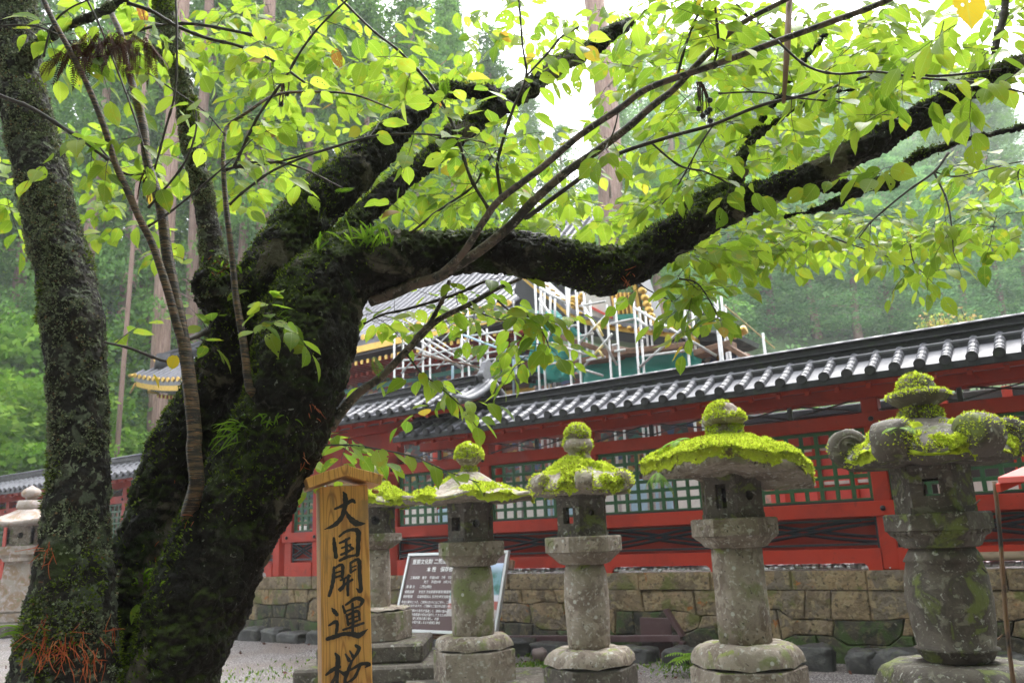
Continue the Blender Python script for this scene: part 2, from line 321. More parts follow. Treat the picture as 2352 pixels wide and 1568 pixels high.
def wood_mat():
    mt, t, p = nodes('planed_cedar_post'); tc = t.nodes.new('ShaderNodeTexCoord')
    mp = t.nodes.new('ShaderNodeMapping'); mp.inputs['Scale'].default_value = (1, 1, .09); t.links.new(tc.outputs['Object'], mp.inputs[0])
    wv = nn(t, 'TexNoise'); wv.inputs['Scale'].default_value = 7; wv.inputs['Detail'].default_value = 2; t.links.new(mp.outputs[0], wv.inputs['Vector'])
    rings = math_(t, 'PINGPONG', math_(t, 'MULTIPLY', wv.outputs[0], 34.0), .5); f = smooth(t, rings, .28, .5)
    c = mixc(t, f, (.72, .36, .09), (.44, .18, .04)); c = mixc(t, smooth(t, tex(t, mp.outputs[0], 'n', 60, 4), .5, .75), c, (.3, .16, .06))
    co = coords(t, var=False); c = mixc(t, smooth(t, tex(t, co, 'n', 5), .55, .72), c, (.40, .22, .085)); c = mixc(t, smooth(t, tex(t, co, 'v', 14), .05, .02), c, (.08, .03, .012))
    val(t, p.inputs['Base Color'], c); p.inputs['Roughness'].default_value = .5
    b = nn(t, 'Bump'); b.inputs['Strength'].default_value = .25; b.inputs['Distance'].default_value = .003; t.links.new(rings, b.inputs['Height']); t.links.new(b.outputs[0], p.inputs['Normal'])
    return mt
M['wood'] = wood_mat()
# ------------------------------------------------------------ ground, terrace, hillside
def gravel():
    mt, t, p = nodes('gravel'); co = coords(t, var=False)
    v = nn(t, 'TexVoronoi'); v.inputs['Scale'].default_value = 45; t.links.new(co, v.inputs['Vector']); s_ = t.nodes.new('ShaderNodeSeparateColor'); t.links.new(v.outputs['Color'], s_.inputs[0])
    c = mixc(t, s_.outputs[0], (.17, .155, .15), (.46, .43, .42)); c = mixc(t, smooth(t, tex(t, co, 'n', .9), .42, .62), c, (.26, .21, .185))
    c = mixc(t, smooth(t, tex(t, co, 'n', 1.6), .58, .68), c, (.10, .13, .04)); c = mixc(t, smooth(t, v.outputs['Distance'], .35, .6), c, (.07, .06, .055))
    val(t, p.inputs['Base Color'], c); p.inputs['Roughness'].default_value = .7
    b = nn(t, 'Bump'); b.inputs['Strength'].default_value = .8; b.inputs['Distance'].default_value = .015; b.invert = True; t.links.new(v.outputs['Distance'], b.inputs['Height']); t.links.new(b.outputs[0], p.inputs['Normal']); return mt
g = MB(); n_ = 40
for i in range(n_+1):
    for j in range(n_+1):
        x = -150+300*i/n_; y = -60+260*j/n_; g.v.append((x, y, .015*mn.noise(Vector((x*.3, y*.3, 0)))-.01 if abs(x) < 30 and 0 < y < 30 else -.02))
g.f = [(i*(n_+1)+j, (i+1)*(n_+1)+j, (i+1)*(n_+1)+j+1, i*(n_+1)+j+1) for i in range(n_) for j in range(n_)]; g.mi = [0]*len(g.f)
g.build('ground', gravel(), None, True, kind='structure')
def hill_z(x, y):
    P = Vector((x, y, 0)); o = (P-WE).dot(WN); t = (P-WE).dot(WD)
    k = min(1, max(0, (t+12)/34))        # right side: slope starts farther off
    s0 = 15+14*k
    if t < -16: s0 = max(5, 15+(t+16)*.6)
    return -.6+max(0, o-s0)*(.50-.25*k)+.5*mn.noise(P*.12)
g = MB(); n_ = 70
for i in range(n_+1):
    for j in range(n_+1):
        x = -90+300*i/n_; y = 12+210*j/n_; g.v.append((x, y, hill_z(x, y)))
g.f = [(i*(n_+1)+j, (i+1)*(n_+1)+j, (i+1)*(n_+1)+j+1, i*(n_+1)+j+1) for i in range(n_) for j in range(n_)]; g.mi = [0]*len(g.f)
floor_m = PM('forest_floor', (.07, .12, .04), [('n', .8, .45, .6, (.04, .08, .025)), ('n', 3, .5, .65, (.13, .21, .06)), ('n', 6, .66, .74, (.1, .07, .04))], .95, .8, 4, .1)
g.build('hillside', floor_m, None, True, kind='structure')
g = MB(); A = W(-40, .78, -CZ-.1)
g.bbox(A, WD*70, WN*14, (0, 0, 1.10), .02); g.build('terrace', gravel(), kind='structure')
# ------------------------------------------------------------ stone retaining wall
def clip(poly, p, nrm):
    out = []
    for i in range(len(poly)):
        a, b = poly[i], poly[(i+1) % len(poly)]; da = (a-p).dot(nrm); db = (b-p).dot(nrm)
        if da <= 0: out.append(a)
        if (da < 0) != (db < 0): out.append(a+(b-a)*(da/(da-db)))
    return out
def offs(poly, d):
    c = sum(poly, Vector((0, 0)))/len(poly); out = [Vector(p) for p in poly]; res = out
    for i in range(len(poly)):
        a, b = poly[i], poly[(i+1) % len(poly)]; e = b-a
        if e.length < 1e-6: continue
        nrm = Vector((e.y, -e.x)).normalized()
        if (c-a).dot(nrm) > 0: nrm = -nrm
        res = clip(res, a-nrm*d, nrm)
        if len(res) < 3: return res
    return res
rw = empty('stone_retaining_wall', W(-5, .68, -CZ), label='tawny polygonal stone retaining wall with dark mossy foot, carrying the red fence', cat='stone wall')
IM = Matrix.Translation(-rw.location)
def stonecell(mb, poly, fo, depth, mi, jit=.012):
    c = sum(poly, Vector((0, 0)))/len(poly); g_ = .002 if rnd.random() < .65 else .009
    poly = [c+(p-c)*(1-g_/max(.02, (p-c).length)) for p in poly]
    c = sum(poly, Vector((0, 0)))/len(poly); k = len(poly)
    ins = [c+(p-c)*max(.5, 1-.018/max(.03, (p-c).length)) for p in poly]
    dj = [rnd.uniform(-jit, jit) for _ in range(2)]; j0 = rnd.uniform(0, .02)
    def w3(p, o): return IM @ W(p.x, o, p.y-CZ)
    vs = [w3(p, fo+.12) for p in poly]+[w3(p, fo+.022-j0) for p in poly]+[w3(p, fo-j0+(p.x-c.x)*dj[0]+(p.y-c.y)*dj[1]) for p in ins]
    cc = len(vs); vs.append(w3(c, fo-.012-j0)); mb.cur = mi
    mb.add(vs, [(i, (i+1) % k, k+(i+1) % k, k+i) for i in range(k)]+[(k+i, k+(i+1) % k, 2*k+(i+1) % k, 2*k+i) for i in range(k)]+[(2*k+i, 2*k+(i+1) % k, cc) for i in range(k)])
mb = MB(); T0, T1 = -34, 10; ZT = 1.08
kn = [T0+.16*i for i in range(int((T1-T0)/.16)+1)]
def bnd(b):
    out = []; h = 0
    for i, t in enumerate(kn):
        if i % 4 == 0: h = rnd.uniform(-.10, .10)
        out.append(b+h+.02*mn.noise(Vector((t*3, b*9, 0))))
    return out
B_ = [[-.06]*len(kn), bnd(.30), bnd(.58), [.85]*len(kn)]
JX = [[rnd.uniform(-.07, .07) for _ in kn] for c_ in range(3)]
for c_ in range(3):
    i = 0
    while i < len(kn)-1:
        n_ = min(rnd.choice((2, 3, 3, 4, 5)), len(kn)-1-i); s0, s1 = (rnd.uniform(-.04, .04) for _ in range(2)) if c_ else (0, 0)
        lo = [Vector((kn[q], B_[c_][q])) for q in range(i, i+n_+1)]; hi = [Vector((kn[q]+(JX[c_][q] if q in (i, i+n_) else 0), B_[c_+1][q])) for q in range(i+n_, i-1, -1)]
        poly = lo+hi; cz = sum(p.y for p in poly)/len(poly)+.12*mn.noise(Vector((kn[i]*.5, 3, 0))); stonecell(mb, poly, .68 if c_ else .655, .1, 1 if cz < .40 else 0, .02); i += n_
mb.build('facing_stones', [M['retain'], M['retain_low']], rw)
mb = MB(); t = T0
while t < T1:
    L = rnd.uniform(.5, 1.3); stonecell(mb, [Vector((t, .85)), Vector((t+L, .85)), Vector((t+L, ZT)), Vector((t, ZT))], .67, .1, 0, .005); t += L
mb.build('coping_stones', M['retain'], rw)
mb = MB(); mb.bbox(IM @ W(T0, .735, -CZ-.05), WD*(T1-T0), WN*.3, (0, 0, 1.12)); mb.build('wall_core', M['joint'], rw)
# moss + weeds at wall foot, kerb stones
SQ = [.45]
def rock(mb, c, r, sq=(1, 1, .6), seed=0, n=14, mk=12):
    vs = []; 
    for i in range(mk+1):
        th = PI*i/mk
        for k in range(n):
            a = 2*PI*k/n; d = Vector((math.sin(th)*math.cos(a), math.sin(th)*math.sin(a), math.cos(th)))
            e = SQ[0]; q = Vector([math.copysign(abs(x)**(1-e*.5), x) for x in d]); rr = r*(1+.22*mn.noise(d*1.7+Vector((seed, 0, seed)))+.08*mn.noise(d*5+Vector((seed, 3, 0))))
            vs.append(Vector(c)+Vector((q.x*sq[0], q.y*sq[1], q.z*sq[2]))*rr)
    mb.add(vs, [(i*n+k, (i+1)*n+k, (i+1)*n+(k+1) % n, i*n+(k+1) % n) for i in range(mk) for k in range(n)])
i = 0; t = -16.0; SQ[0] = 1.1
while t < 4.5:
    L = rnd.uniform(.35, .7); mb = MB(); big = t > 1.4
    rock(mb, (0, 0, .05), .5, (L*.95, .40 if not big else .34, rnd.uniform(.22, .36) if not big else .40), seed=i*3.1, n=22, mk=18)
    o = mb.build('kerb_stone', M['darkstone'], None, True, label=('squared dark kerb stone in the row along the wall foot, ' if big else 'rough dark mossy kerb rock in the row along the wall foot, ')+('right of the last lantern but one' if big else 'beside the gravel'), cat='stone', group='kerb stones along the foot of the wall')
    o['label'] = 'dark kerb stone in the row at the foot of the stone wall'
    o.location = W(t, .02 if not big else .12, -CZ); o.rotation_euler = (0, 0, -WA+rnd.uniform(-.1, .1)); t += L*1.03; i += 1
SQ[0] = .45
P = []; N = []
for _ in range(9000):
    t_ = rnd.uniform(-15, 5); o_ = rnd.gauss(.42, .14); dens = mn.noise(Vector((t_*.9, o_*2, 0)))
    if dens > -.05 and o_ < .66: P.append(W(t_, o_, -CZ)); N.append((0, 0, 1))
for (cx, cy, r_, k) in ((910, 1545, .45, 1500), (1265, 1500, .5, 500), (760, 1530, 1.2, 260), (600, 1430, .6, 500), (1230, 1530, .3, 300), (1560, 1535, .6, 300), (560, 1560, 1.0, 260)):
    c = at(cx, cy, 1); v = c-Vector((0, 0, CZ)); v = v*(-CZ/v.z); 
    for _ in range(k): P.append((v.x+rnd.gauss(0, r_*.5), v.y+rnd.gauss(0, r_*.6), 0)); N.append((0, 0, 1))
V, F, r_ = cards(np.array(P), np.array(N, float), .05, .4, .55); link('weeds', npmesh(V, F, r_), M['grass'], kind='stuff')
P = []; N = []
for _ in range(420):
    y = rnd.uniform(7.5, 17); x = rnd.uniform(-9, 5); 
    if (Vector((x, y, 0))-WE).dot(WN) < .3: P.append((x, y, .004)); N.append((rnd.gauss(0, 1), rnd.gauss(0, 1), .25))
V, F, r_ = cards(np.array(P), np.array(N), .07, .5, .2); link('fallen_leaves', npmesh(V, F, r_), M['dryleaf'], kind='stuff')
# ------------------------------------------------------------ roofed vermilion fence
HB, HX, HS0, HS1, HL, HH, HP, HE = -.54, -.28, .10, .285, 1.20, 1.38, 1.56, 1.66
def roof(parent, t0, t1, dh, IM, endcap=True, rows=True):
    def w(t, o, h): return IM @ W(t, o, h+dh)
    def surf(o): return HE+.10+.60*o-.03*math.sin(min(1, o/.82)*PI)     # gentle sag
    mb = MB(); os_ = [0, .1, .2, .3, .4, .5, .6, .82, 1.04, 1.2, 1.35, 1.5, 1.64]
    ring = [(o, surf(o if o <= .82 else 1.64-o)) for o in os_]
    vs = [w(t, o, h) for t in (t0, t1) for o, h in ring]+[w(t, o, h-.07) for t in (t0, t1) for o, h in ring]; k = len(ring)
    mb.add(vs, [(i, i+1, k+i+1, k+i) for i in range(k-1)]+[(2*k+i, 3*k+i, 3*k+i+1, 2*k+i+1) for i in range(k-1)]+[(0, k, 3*k, 2*k), (k-1, 3*k-1, 4*k-1, 2*k-1)]+[(i, 2*k+i, 2*k+i+1, i+1) for i in range(k-1)]+[(k+i, k+i+1, 3*k+i+1, 3*k+i) for i in range(k-1)])
    me_ = MB(); i = math.ceil((t0+.06)/.268)
    while i*.268 < t1-.05:
        t = i*.268; i += 1
        for s_ in range(5):
            a0, a1 = -.015+s_*.118, -.015+(s_+1)*.118+.006
            mb.tube([w(t, a0, surf(max(0, a0))+.018), w(t, a1, surf(a1)+.012)], [.060, .0565], 12)
        me_.tube([w(t, -.035, surf(0)+.012), w(t, -.012, surf(0)+.018)], .065, 16); me_.tube([w(t, -.042, surf(0)+.012), w(t, -.034, surf(0)+.012)], .05, 12)
        for s_ in range(3): mb.tube([w(t, 1.64-s_*.2, surf(s_*.2)+.015), w(t, 1.64-(s_+1)*.2, surf((s_+1)*.2)+.015)], .06, 6)
    me_.bbox(w(t0, -.012, surf(0)-.088), WD*(t1-t0), WN*.04, (0, 0, .085), .004)
    mb.cur = 1; mb.add(me_.v, me_.f); mb.build('tiled_roof', [M['tile'], M['tile_dark']], parent)
    mb = MB(); zb = surf(.41)-.02
    for a, b, z0, z1 in ((.41, 1.23, -.03, .085), (.46, 1.18, .085, .11), (.50, 1.14, .11, .20), (.475, 1.165, .20, .222), (.53, 1.11, .222, .30), (.50, 1.14, .30, .32)):
        mb.bbox(w(t0+.02, a, zb+z0), WD*(t1-t0-.04), WN*(b-a), (0, 0, z1-z0-.001), .004)
    L = t1-t0
    mb.build('ridge', M['tile_dark'], parent)
    mb = MB(); k = int((t1-t0)/.24)
    for j in range(k):
        a = t0+.02+j*(L-.04)/k; b = a+(L-.04)/k-.006
        mb.tube([w(a, .82, zb+.315), w(b, .82, zb+.315)], .085, 14); 
    mb.tube([w(t0, .445, zb+.10), w(t1, .445, zb+.10)], .022, 8)
    mb.build('ridge_cap', M['tile'], parent, True)
def fence(name, t0, t1, dh, posts, label, solid=(), nolat=()):
    root = empty(name, W((t0+t1)/2, .82, HB), label=label, cat='fence'); IM = Matrix.Translation(-root.location)
    def w(t, o, h): return IM @ W(t, o, h)
    def bx(nm, a, b, o0, o1, h0, h1, mat, be=.008, par=root):
        mb = MB(); mb.bbox(w(a, o0, h0), WD*(b-a), WN*(o1-o0), (0, 0, h1-h0), be); return mb.build(nm, mat, par)
    roof(root, t0, t1, dh, IM)
    a0, a1 = max(t0, min(posts)) if posts else t0, t1
    # beams
    for q0, q1, nm, o0 in ((HS0, HS1, 'sill_beam', .69), (HL, HH, 'head_beam', .70)): bx(nm, t0+.05, t1-.05, o0, .95, q0, q1, M['red'])
    bx('wall_plate', t0+.02, t1-.02, .66, .98, HP+dh, HP+.15+dh, M['red'])
    for i, p in enumerate(posts):
        po_ = bx('post', p-.10, p+.10, .715, .92, HB, HP+dh, M['red'], .012)
        mb = MB(); mb.lathe([(.001, .0), (.028, .006), (.034, .016), (.03, .028), (.012, .04), (.001, .042)], 12)
        Mx = Matrix.Translation(w(p, .69, (HS0+HS1)/2)) @ Matrix.Rotation(-WA, 4, 'Z') @ Matrix.Rotation(PI/2, 4, 'X'); mb.v = [tuple(Mx @ Vector(v)) for v in mb.v]; mb.build('nail_cover', M['black'], po_, True)
        for sh in (HH-.09,): 
            o = mb.build('nail_cover', M['black'], po_, True); o.location = (0, -.015, sh-(HS0+HS1)/2)
    ps = [p for p in posts]; bays = list(zip(ps[:-1], ps[1:]))
    for (a, b) in bays:
        L = b-a-.2; a_ = a+.1
        # ground beam with shallow opening
        if L > .9:
            out = [(0, 0), (.16, 0)]+[(.16+.07*(1-math.cos(q*PI/8)), .085*math.sin(q*PI/8)) for q in range(1, 5)]+[(L-.16-.07*(1-math.cos(q*PI/8)), .085*math.sin(q*PI/8)) for q in range(4, 0, -1)]+[(L-.16, 0), (L, 0), (L, HX-HB), (0, HX-HB)]
        else: out = [(0, 0), (L, 0), (L, HX-HB), (0, HX-HB)]
        mb = MB(); mb.plate(out, [], .2, lambda u, v, q: w(a_+u-.005 if u == 0 else a_+u, .70+q, HB+v)); mb.build('ground_beam', M['red'], root, fix=True)
        if any(s0 <= a_ and b-.1 <= s1 for s0, s1 in solid):
            bx('wall_panel', a_, b-.1, .79, .83, HX, HP+dh, M['redwall'] if 0 else M['red'])
            for k in range(int(L/.24)):
                bx('batten', a_+.1+k*.24, a_+.13+k*.24, .775, .79, HS1, HL, M['red'], .003)
            continue
        bx('lower_panel', a_, b-.1, .86, .88, HX, HS0, M['red'], .003)
        mb = MB()      # crossed railing
        for h in (HX+.035, HS0-.05): mb.bbox(w(a_, .745, h), WD*L, WN*.03, (0, 0, .03), .003)
        for e in (0, L-.03): mb.bbox(w(a_+e, .742, HX), WD*.03, WN*.036, (0, 0, HS0-HX), .003)
        for u0, v0, u1, v1 in ((0, .07, L, .30), (0, .30, L, .07), (0, .13, L*.9, .34), (L*.1, .34, L, .13)):
            N_ = 12; pts = []
            for k in range(N_+1):
                s_ = k/N_; u = u0+(u1-u0)*s_; sw = s_-.10*math.sin(2*PI*s_)/1.0; pts.append(w(a_+u, .757+.006*((v0 > v1)*1), HX+min(.345, v0+(v1-v0)*(s_*.55+.45*(.5-.5*math.cos(PI*s_))))))
            mb.tube(pts, .021, 4, tw=PI/4)
        mb.build('crossed_railing', M['black'], root)
        if (a, b) not in nolat:
            mb = MB(); fr = .045; n1 = max(3, round((L-2*fr)/.185)); n2 = 6; H = HL-HS1
            mb.bbox(w(a_, .775, HS1), WD*L, WN*.06, (0, 0, fr), .004); mb.bbox(w(a_, .775, HL-fr), WD*L, WN*.06, (0, 0, fr), .004)
            for e in (0, L-fr): mb.bbox(w(a_+e, .775, HS1+fr), WD*fr, WN*.06, (0, 0, H-2*fr), .004)
            cw = (L-2*fr)/n1; ch = (H-2*fr)/n2; bw = .05
            for k in range(1, n1): mb.bbox(w(a_+fr+k*cw-bw/2, .785, HS1+fr), WD*bw, WN*.038, (0, 0, H-2*fr), .006)
            for k in range(1, n2): mb.bbox(w(a_+fr, .788, HS1+fr+k*ch-bw/2), WD*(L-2*fr), WN*.032, (0, 0, bw), .006)
            mb.build('lattice_panel', M['green'], root)
            bx('lattice_rim', a_+.001, b-.101, .765, .775, HS1, HS1+.025, M['black'], .002)
        mb = MB()      # open transom with crossed strips
        for u0, u1 in ((0, L/2), (L/2, L)):
            for v0, v1 in ((.03, .2), (.2, .03)): mb.tube([w(a_+u0, .80, HH+v0), w(a_+(u0+u1)/2, .80+.01*(v0 > v1), HH+(v0+v1)/2), w(a_+u1, .80, HH+v1)], .013, 4)
        mb.bbox(w(a_+L/2-.03, .77, HH), WD*.06, WN*.05, (0, 0, HP-HH), .004)
        mb.build('transom_strips', M['black'], root)
    # rafters and eave board
    bx('eave_board', t0, t1, .10, .13, HE-.03+dh, HE+.05+dh, M['red'], .003)
    mb0 = MB(); mb0.bbox((0, 0, 0), WD*.055, WN*.80+Vector((0, 0, .34)), (0, 0, .06), .004); first = None; k = 0
    for i in range(int((t1-t0-.1)/.36)):
        p = w(t0+.08+i*.36, .05, HE-.075+dh)
        if first is None: first = mb0.build('rafter', M['red'], root); first.location = p
        else: c = first.copy(); COL.objects.link(c); c.location = p
    return root
PO = [2.464-2.04*k for k in range(-2, 6)]; PO = [p for p in PO if p > -6.3]; PO.sort(); PO = [-5.72 if abs(p+5.7) < .4 else p for p in PO]
fence('roofed_fence', -5.05, 7.4, 0, [p for p in PO if p > -5.9], 'long vermilion fence with green lattice panels and grey tiled roof behind the mossy lanterns')
gt = fence('shrine_gateway', -8.75, -3.62, .44, [-8.55, -7.75, -5.72], 'taller red gateway bay with its own tiled roof, left of the lattice fence', solid=((-7.7, -5.6),))
gt['category'] = 'gateway'
lf = fence('roofed_fence', -26.5, -8.8, 0, [-26.4+1.98*k for k in range(9)]+[-8.9], 'distant stretch of red tiled fence seen beyond the big cherry trunk at the left')
# gateway gable end: onigawara and verge
root = gt; IM = Matrix.Translation(-gt.location)
mb = MB(); P0 = lambda t, o, h: IM @ W(t, o, h+.44)
out = [(-.2, 0), (.2, 0), (.24, .12), (.16, .22), (.1, .36), (0, .42), (-.1, .36), (-.16, .22), (-.24, .12)]
mb.plate(out, [], .1, lambda u, v, q: P0(-3.66+q, .82+u, HE+.5+v)); mb.tube([P0(-3.62, .62, HE+.62), P0(-3.5, .62, HE+.62)], .07, 14); mb.tube([P0(-3.62, 1.02, HE+.62), P0(-3.5, 1.02, HE+.62)], .07, 14)
mb.build('ridge_end_tile', M['tile'], gt)
mb = MB()
for sgn, o1 in ((1, 0), (-1, 1.64)):
    pts = [P0(-3.62, o1+sgn*a, HE+.14+.5*a-.06*math.sin(a/.82*PI)) for a in (-.05, .1, .25, .4, .55, .7, .82)]
    mb.tube(pts, .075, 12); mb.tube([p+WD*.12-Vector((0, 0, .03)) for p in pts], .06, 10)
mb.build('verge_tiles', M['tile'], gt, True)
mb = MB()
for o1, sgn in ((.05, 1), (1.59, -1)): mb.bbox(P0(-3.75, o1, HE-.06), WD*.05, WN*.77*sgn+Vector((0, 0, .36)), (0, 0, .14), .006)
mb.bbox(P0(-4.9, .70, HP-.12), WD*1.15, WN*.24, (0, 0, .17), .01)
mb.build('barge_board', M['redwall'], gt)
# shide paper streamers and straw at the gateway
sr = empty('straw_rope', W(-6.7, .6, 1.25), label='straw rope with white zigzag paper streamers hanging on the red gateway', cat='rope')
IM = Matrix.Translation(-sr.location); mb = MB(); pts = [IM @ W(-7.6+1.8*k/12, .62, 1.22-.12*math.sin(PI*k/12)) for k in range(13)]; mb.tube(pts, .03, 8)
for q in (2, 6, 9): mb.tube([pts[q], pts[q]+Vector((0, 0, -.5))], [.02, .008], 6)
mb.build('rope', M['straw'], sr)
for q in (1, 4, 7, 11):
    mb = MB(); p = pts[q]
    for j in range(4): mb.bbox(p+WD*(.03*(j % 2))+Vector((0, 0, -.09*(j+1))), WD*.07, WN*.004, (0, 0, .095), .0005)
    mb.build('paper_streamer', M['paper'], sr)
# pebbles behind the ground beam
mb = MB(); 
me0 = MB(); rock(me0, (0, 0, 0), 1, (1, 1, .7), 0, 7, 5)
V0 = np.array(me0.v); F0 = np.array(me0.f); k = 3600; Vs = []; Fs = []
for i in range(k):
    t_ = rnd.uniform(-5.6, 6); o_ = rnd.uniform(.73, 1.2); s_ = rnd.uniform(.018, .034); c = W(t_, o_, -.545+.03+rnd.uniform(0, .03)+(o_-.73)*.07)
    Vs.append(V0*s_*np.array([rnd.uniform(.8, 1.3), 1, rnd.uniform(.7, 1)])+np.array(c)); Fs.append(F0+i*len(V0))
me = npmesh(np.concatenate(Vs), np.concatenate(Fs)); link('pebbles', me, M['white'], None, True, kind='stuff', label='white pebbles heaped behind the lowest red beam')
mb = MB(); mb.tube([W(-1.3, .86, -.49), W(-.9, .87, -.475), W(-.5, .86, -.48), W(-.1, .88, -.47)], .014, 8); mb.build('hose', M['bluehose'], None, True, label='light blue hose lying on the white pebbles under the fence beam', cat='hose')
mb = MB(); mb.tube([W(3.0, .66, -.40), W(6.8, .62, -.40)], .05, 14); mb.build('wooden_rail', M['bamboo'] if 0 else PM('weathered_pole', (.25, .19, .12), [('n', 6, .5, .7, (.16, .12, .08))], .7, .3, 30, .004), None, True, label='round weathered pole lying along the top of the stone wall at the far right', cat='pole')
# ------------------------------------------------------------ shrine hall under repair
def ornate():
    mt, t, p = nodes('painted_brackets'); co = coords(t, (1, 1, 1.6), var=False); v = nn(t, 'TexVoronoi'); v.inputs['Scale'].default_value = 5.5; t.links.new(co, v.inputs['Vector'])
    s_ = t.nodes.new('ShaderNodeSeparateColor'); t.links.new(v.outputs['Color'], s_.inputs[0]); r_ = t.nodes.new('ShaderNodeValToRGB'); r_.color_ramp.interpolation = 'CONSTANT'
    cols = [(0, (.10, .02, .012)), (.28, (.02, .02, .02)), (.45, (.02, .1, .07)), (.6, (.2, .04, .02)), (.74, (.28, .17, .03)), (.84, (.03, .06, .14)), (.93, (.3, .24, .18))]
    e = r_.color_ramp.elements; e[0].position, e[0].color = 0, (*cols[0][1], 1); e[1].position, e[1].color = cols[1][0], (*cols[1][1], 1)
    for q, c in cols[2:]: x = e.new(q); x.color = (*c, 1)
    t.links.new(s_.outputs[0], r_.inputs[0]); val(t, p.inputs['Base Color'], r_.outputs[0]); p.inputs['Roughness'].default_value = .6; return mt
M['ornate'] = ornate()
hl = empty('shrine_hall', W(-14, 8, -.5), label='ornate shrine hall with grey tiled roofs and gilded edges standing behind the scaffolding', cat='shrine')
IM = Matrix.Translation(-hl.location); O0 = 6.0
def hw(t, o, h): return IM @ W(t, o, h)
TC, TE = -23.6, -6.6
def eh(t): # eave height with upswept corner
    return 5.72+.62*max(0, 1-(t-TC)/4.5)**2.2
def rz(o): return .62*o+.035*o*o
mb = MB(); ts = [TC+(TE-TC)*i/40 for i in range(41)]; LQ = 5.2
vs = []; K = 12
for t in ts:
    mx = min(LQ, (t-TC)*1.15+.25)
    for j in range(K+1): o = mx*j/K; vs.append(hw(t, O0+o, eh(t)+rz(o)))
fs = [(i*(K+1)+j, i*(K+1)+j+1, (i+1)*(K+1)+j+1, (i+1)*(K+1)+j) for i in range(40) for j in range(K)]
b = len(vs); vs += [v-Vector((0, 0, .18)) for v in vs]; fs += [tuple(b+q for q in reversed(f)) for f in fs]; fs += [(i*(K+1), (i+1)*(K+1), b+(i+1)*(K+1), b+i*(K+1)) for i in range(40)]
mb.add(vs, fs); mb.build('main_roof', M['tile'], hl)
mb = MB(); bal = MB(); t = TC+.1
while t < TE:
    mx = min(LQ, (t-TC)*1.15+.2); mb.tube([hw(t, O0+mx*j/6, eh(t)+rz(mx*j/6)+.05) for j in range(7)], .085, 8)
    bal.tube([hw(t, O0-.05, eh(t)+.04), hw(t, O0, eh(t)+.04)], .085, 12); t += .30
mb.cur = 1; mb.add(bal.v, bal.f); mb.build('roof_tile_rows', [M['tile'], M['gold']], hl)
def run(nm, mat, o0, o1, d0, d1, t0=TC+.15, t1=TE, n=30, flat=0):
    mb = MB(); vs = []
    for i in range(n+1):
        t = t0+(t1-t0)*i/n; e = eh(t)*(1-flat)+5.72*flat
        vs += [hw(t, o0, e-d0), hw(t, o1, e-d0), hw(t, o1, e-d1), hw(t, o0, e-d1)]
    mb.add(vs, [(i*4+a, i*4+(a+1) % 4, i*4+4+(a+1) % 4, i*4+4+a) for i in range(n) for a in range(4)]+[(3, 2, 1, 0), (n*4, n*4+1, n*4+2, n*4+3)]); return mb.build(nm, mat, hl)
run('gilded_eave_band', M['gold'], O0+.0, O0+.1, .18, .36); run('eave_soffit', M['black'], O0+.1, O0+2.2, .36, .42)
mb = MB(); g2 = MB(); t = TC+1
while t < TE:
    e = eh(t); mb.bbox(hw(t, O0+.35, e-.62), WD*.10, WN*1.7, (0, 0, .12), .01); g2.bbox(hw(t-.005, O0+.33, e-.625), WD*.11, WN*.02, (0, 0, .13), .004)
    mb.bbox(hw(t, O0+.8, e-.85), WD*.10, WN*1.3, (0, 0, .12), .01); t += .24
mb.cur = 1; mb.add(g2.v, g2.f); mb.build('eave_rafters', [M['red'], M['gold']], hl)
run('bracket_band', M['ornate'], O0+1.5, O0+2.3, .85, 1.75, TC+2.0, TE+.5, flat=1); run('hall_wall', M['ornate'], O0+2.0, O0+2.3, 1.75, 6.2, TC+2.4, TE+.5, flat=1)
run('green_frieze', M['teal'], O0+1.46, O0+1.5, 1.0, 1.12, TC+2.0, TE+.4, flat=1); run('tie_beam', M['red'], O0+1.9, O0+2.0, 2.6, 2.85, TC+2.2, TE+.4, flat=1); run('lower_tie_beam', M['gold'], O0+1.9, O0+2.0, 1.75, 1.85, TC+2.2, TE+.4, flat=1)
for i in range(8):
    t = TC+2.4+(TE-TC-2.4)*i/7; mb = MB(); mb.tube([hw(t, O0+1.95, -.5), hw(t, O0+1.95, 4.0)], .16, 16); mb.build('pillar', M['red'], hl, True)
# hip ridge and gilded corner finials at the left corner
mb = MB(); pts = []
for i in range(9):
    a = .75+i*.8; t = TC+a/1.15; pts.append(hw(t, O0+a, eh(t)+rz(a)+.22))
mb.tube(pts, .24, 8); mb.tube([p+Vector((0, 0, .24)) for p in pts], .14, 10); mb.build('hip_ridge', M['tile_dark'], hl, True)
mb = MB(); d = (pts[0]-pts[1]).normalized(); mb.tube([pts[0]-Vector((0, 0, .28)), pts[0]+Vector((0, 0, .3))], [.36, .3], 10); mb.build('ridge_end_tile', M['tile_dark'], hl, True)
mb = MB(); q = pts[0]+Vector((0, 0, .26)); mb.tube([q, q-WD*.42+Vector((0, 0, .05))], .085, 14); mb.tube([q+d*.32-Vector((0, 0, .12)), q+d*.36-Vector((0, 0, .12))], .12, 16)
q = hw(TC+.1, O0, eh(TC)+.02); mb.tube([q, q-WD*.40+Vector((0, 0, .03))], .075, 14); mb.tube([q-Vector((0, 0, .3)), q-WD*.3-Vector((0, 0, .62))], .035, 8); mb.box(hw(TC+.9, O0+.25, eh(TC)-.62), (.3, .3, .24))
mb.build('corner_finial', M['gold'], hl, True)
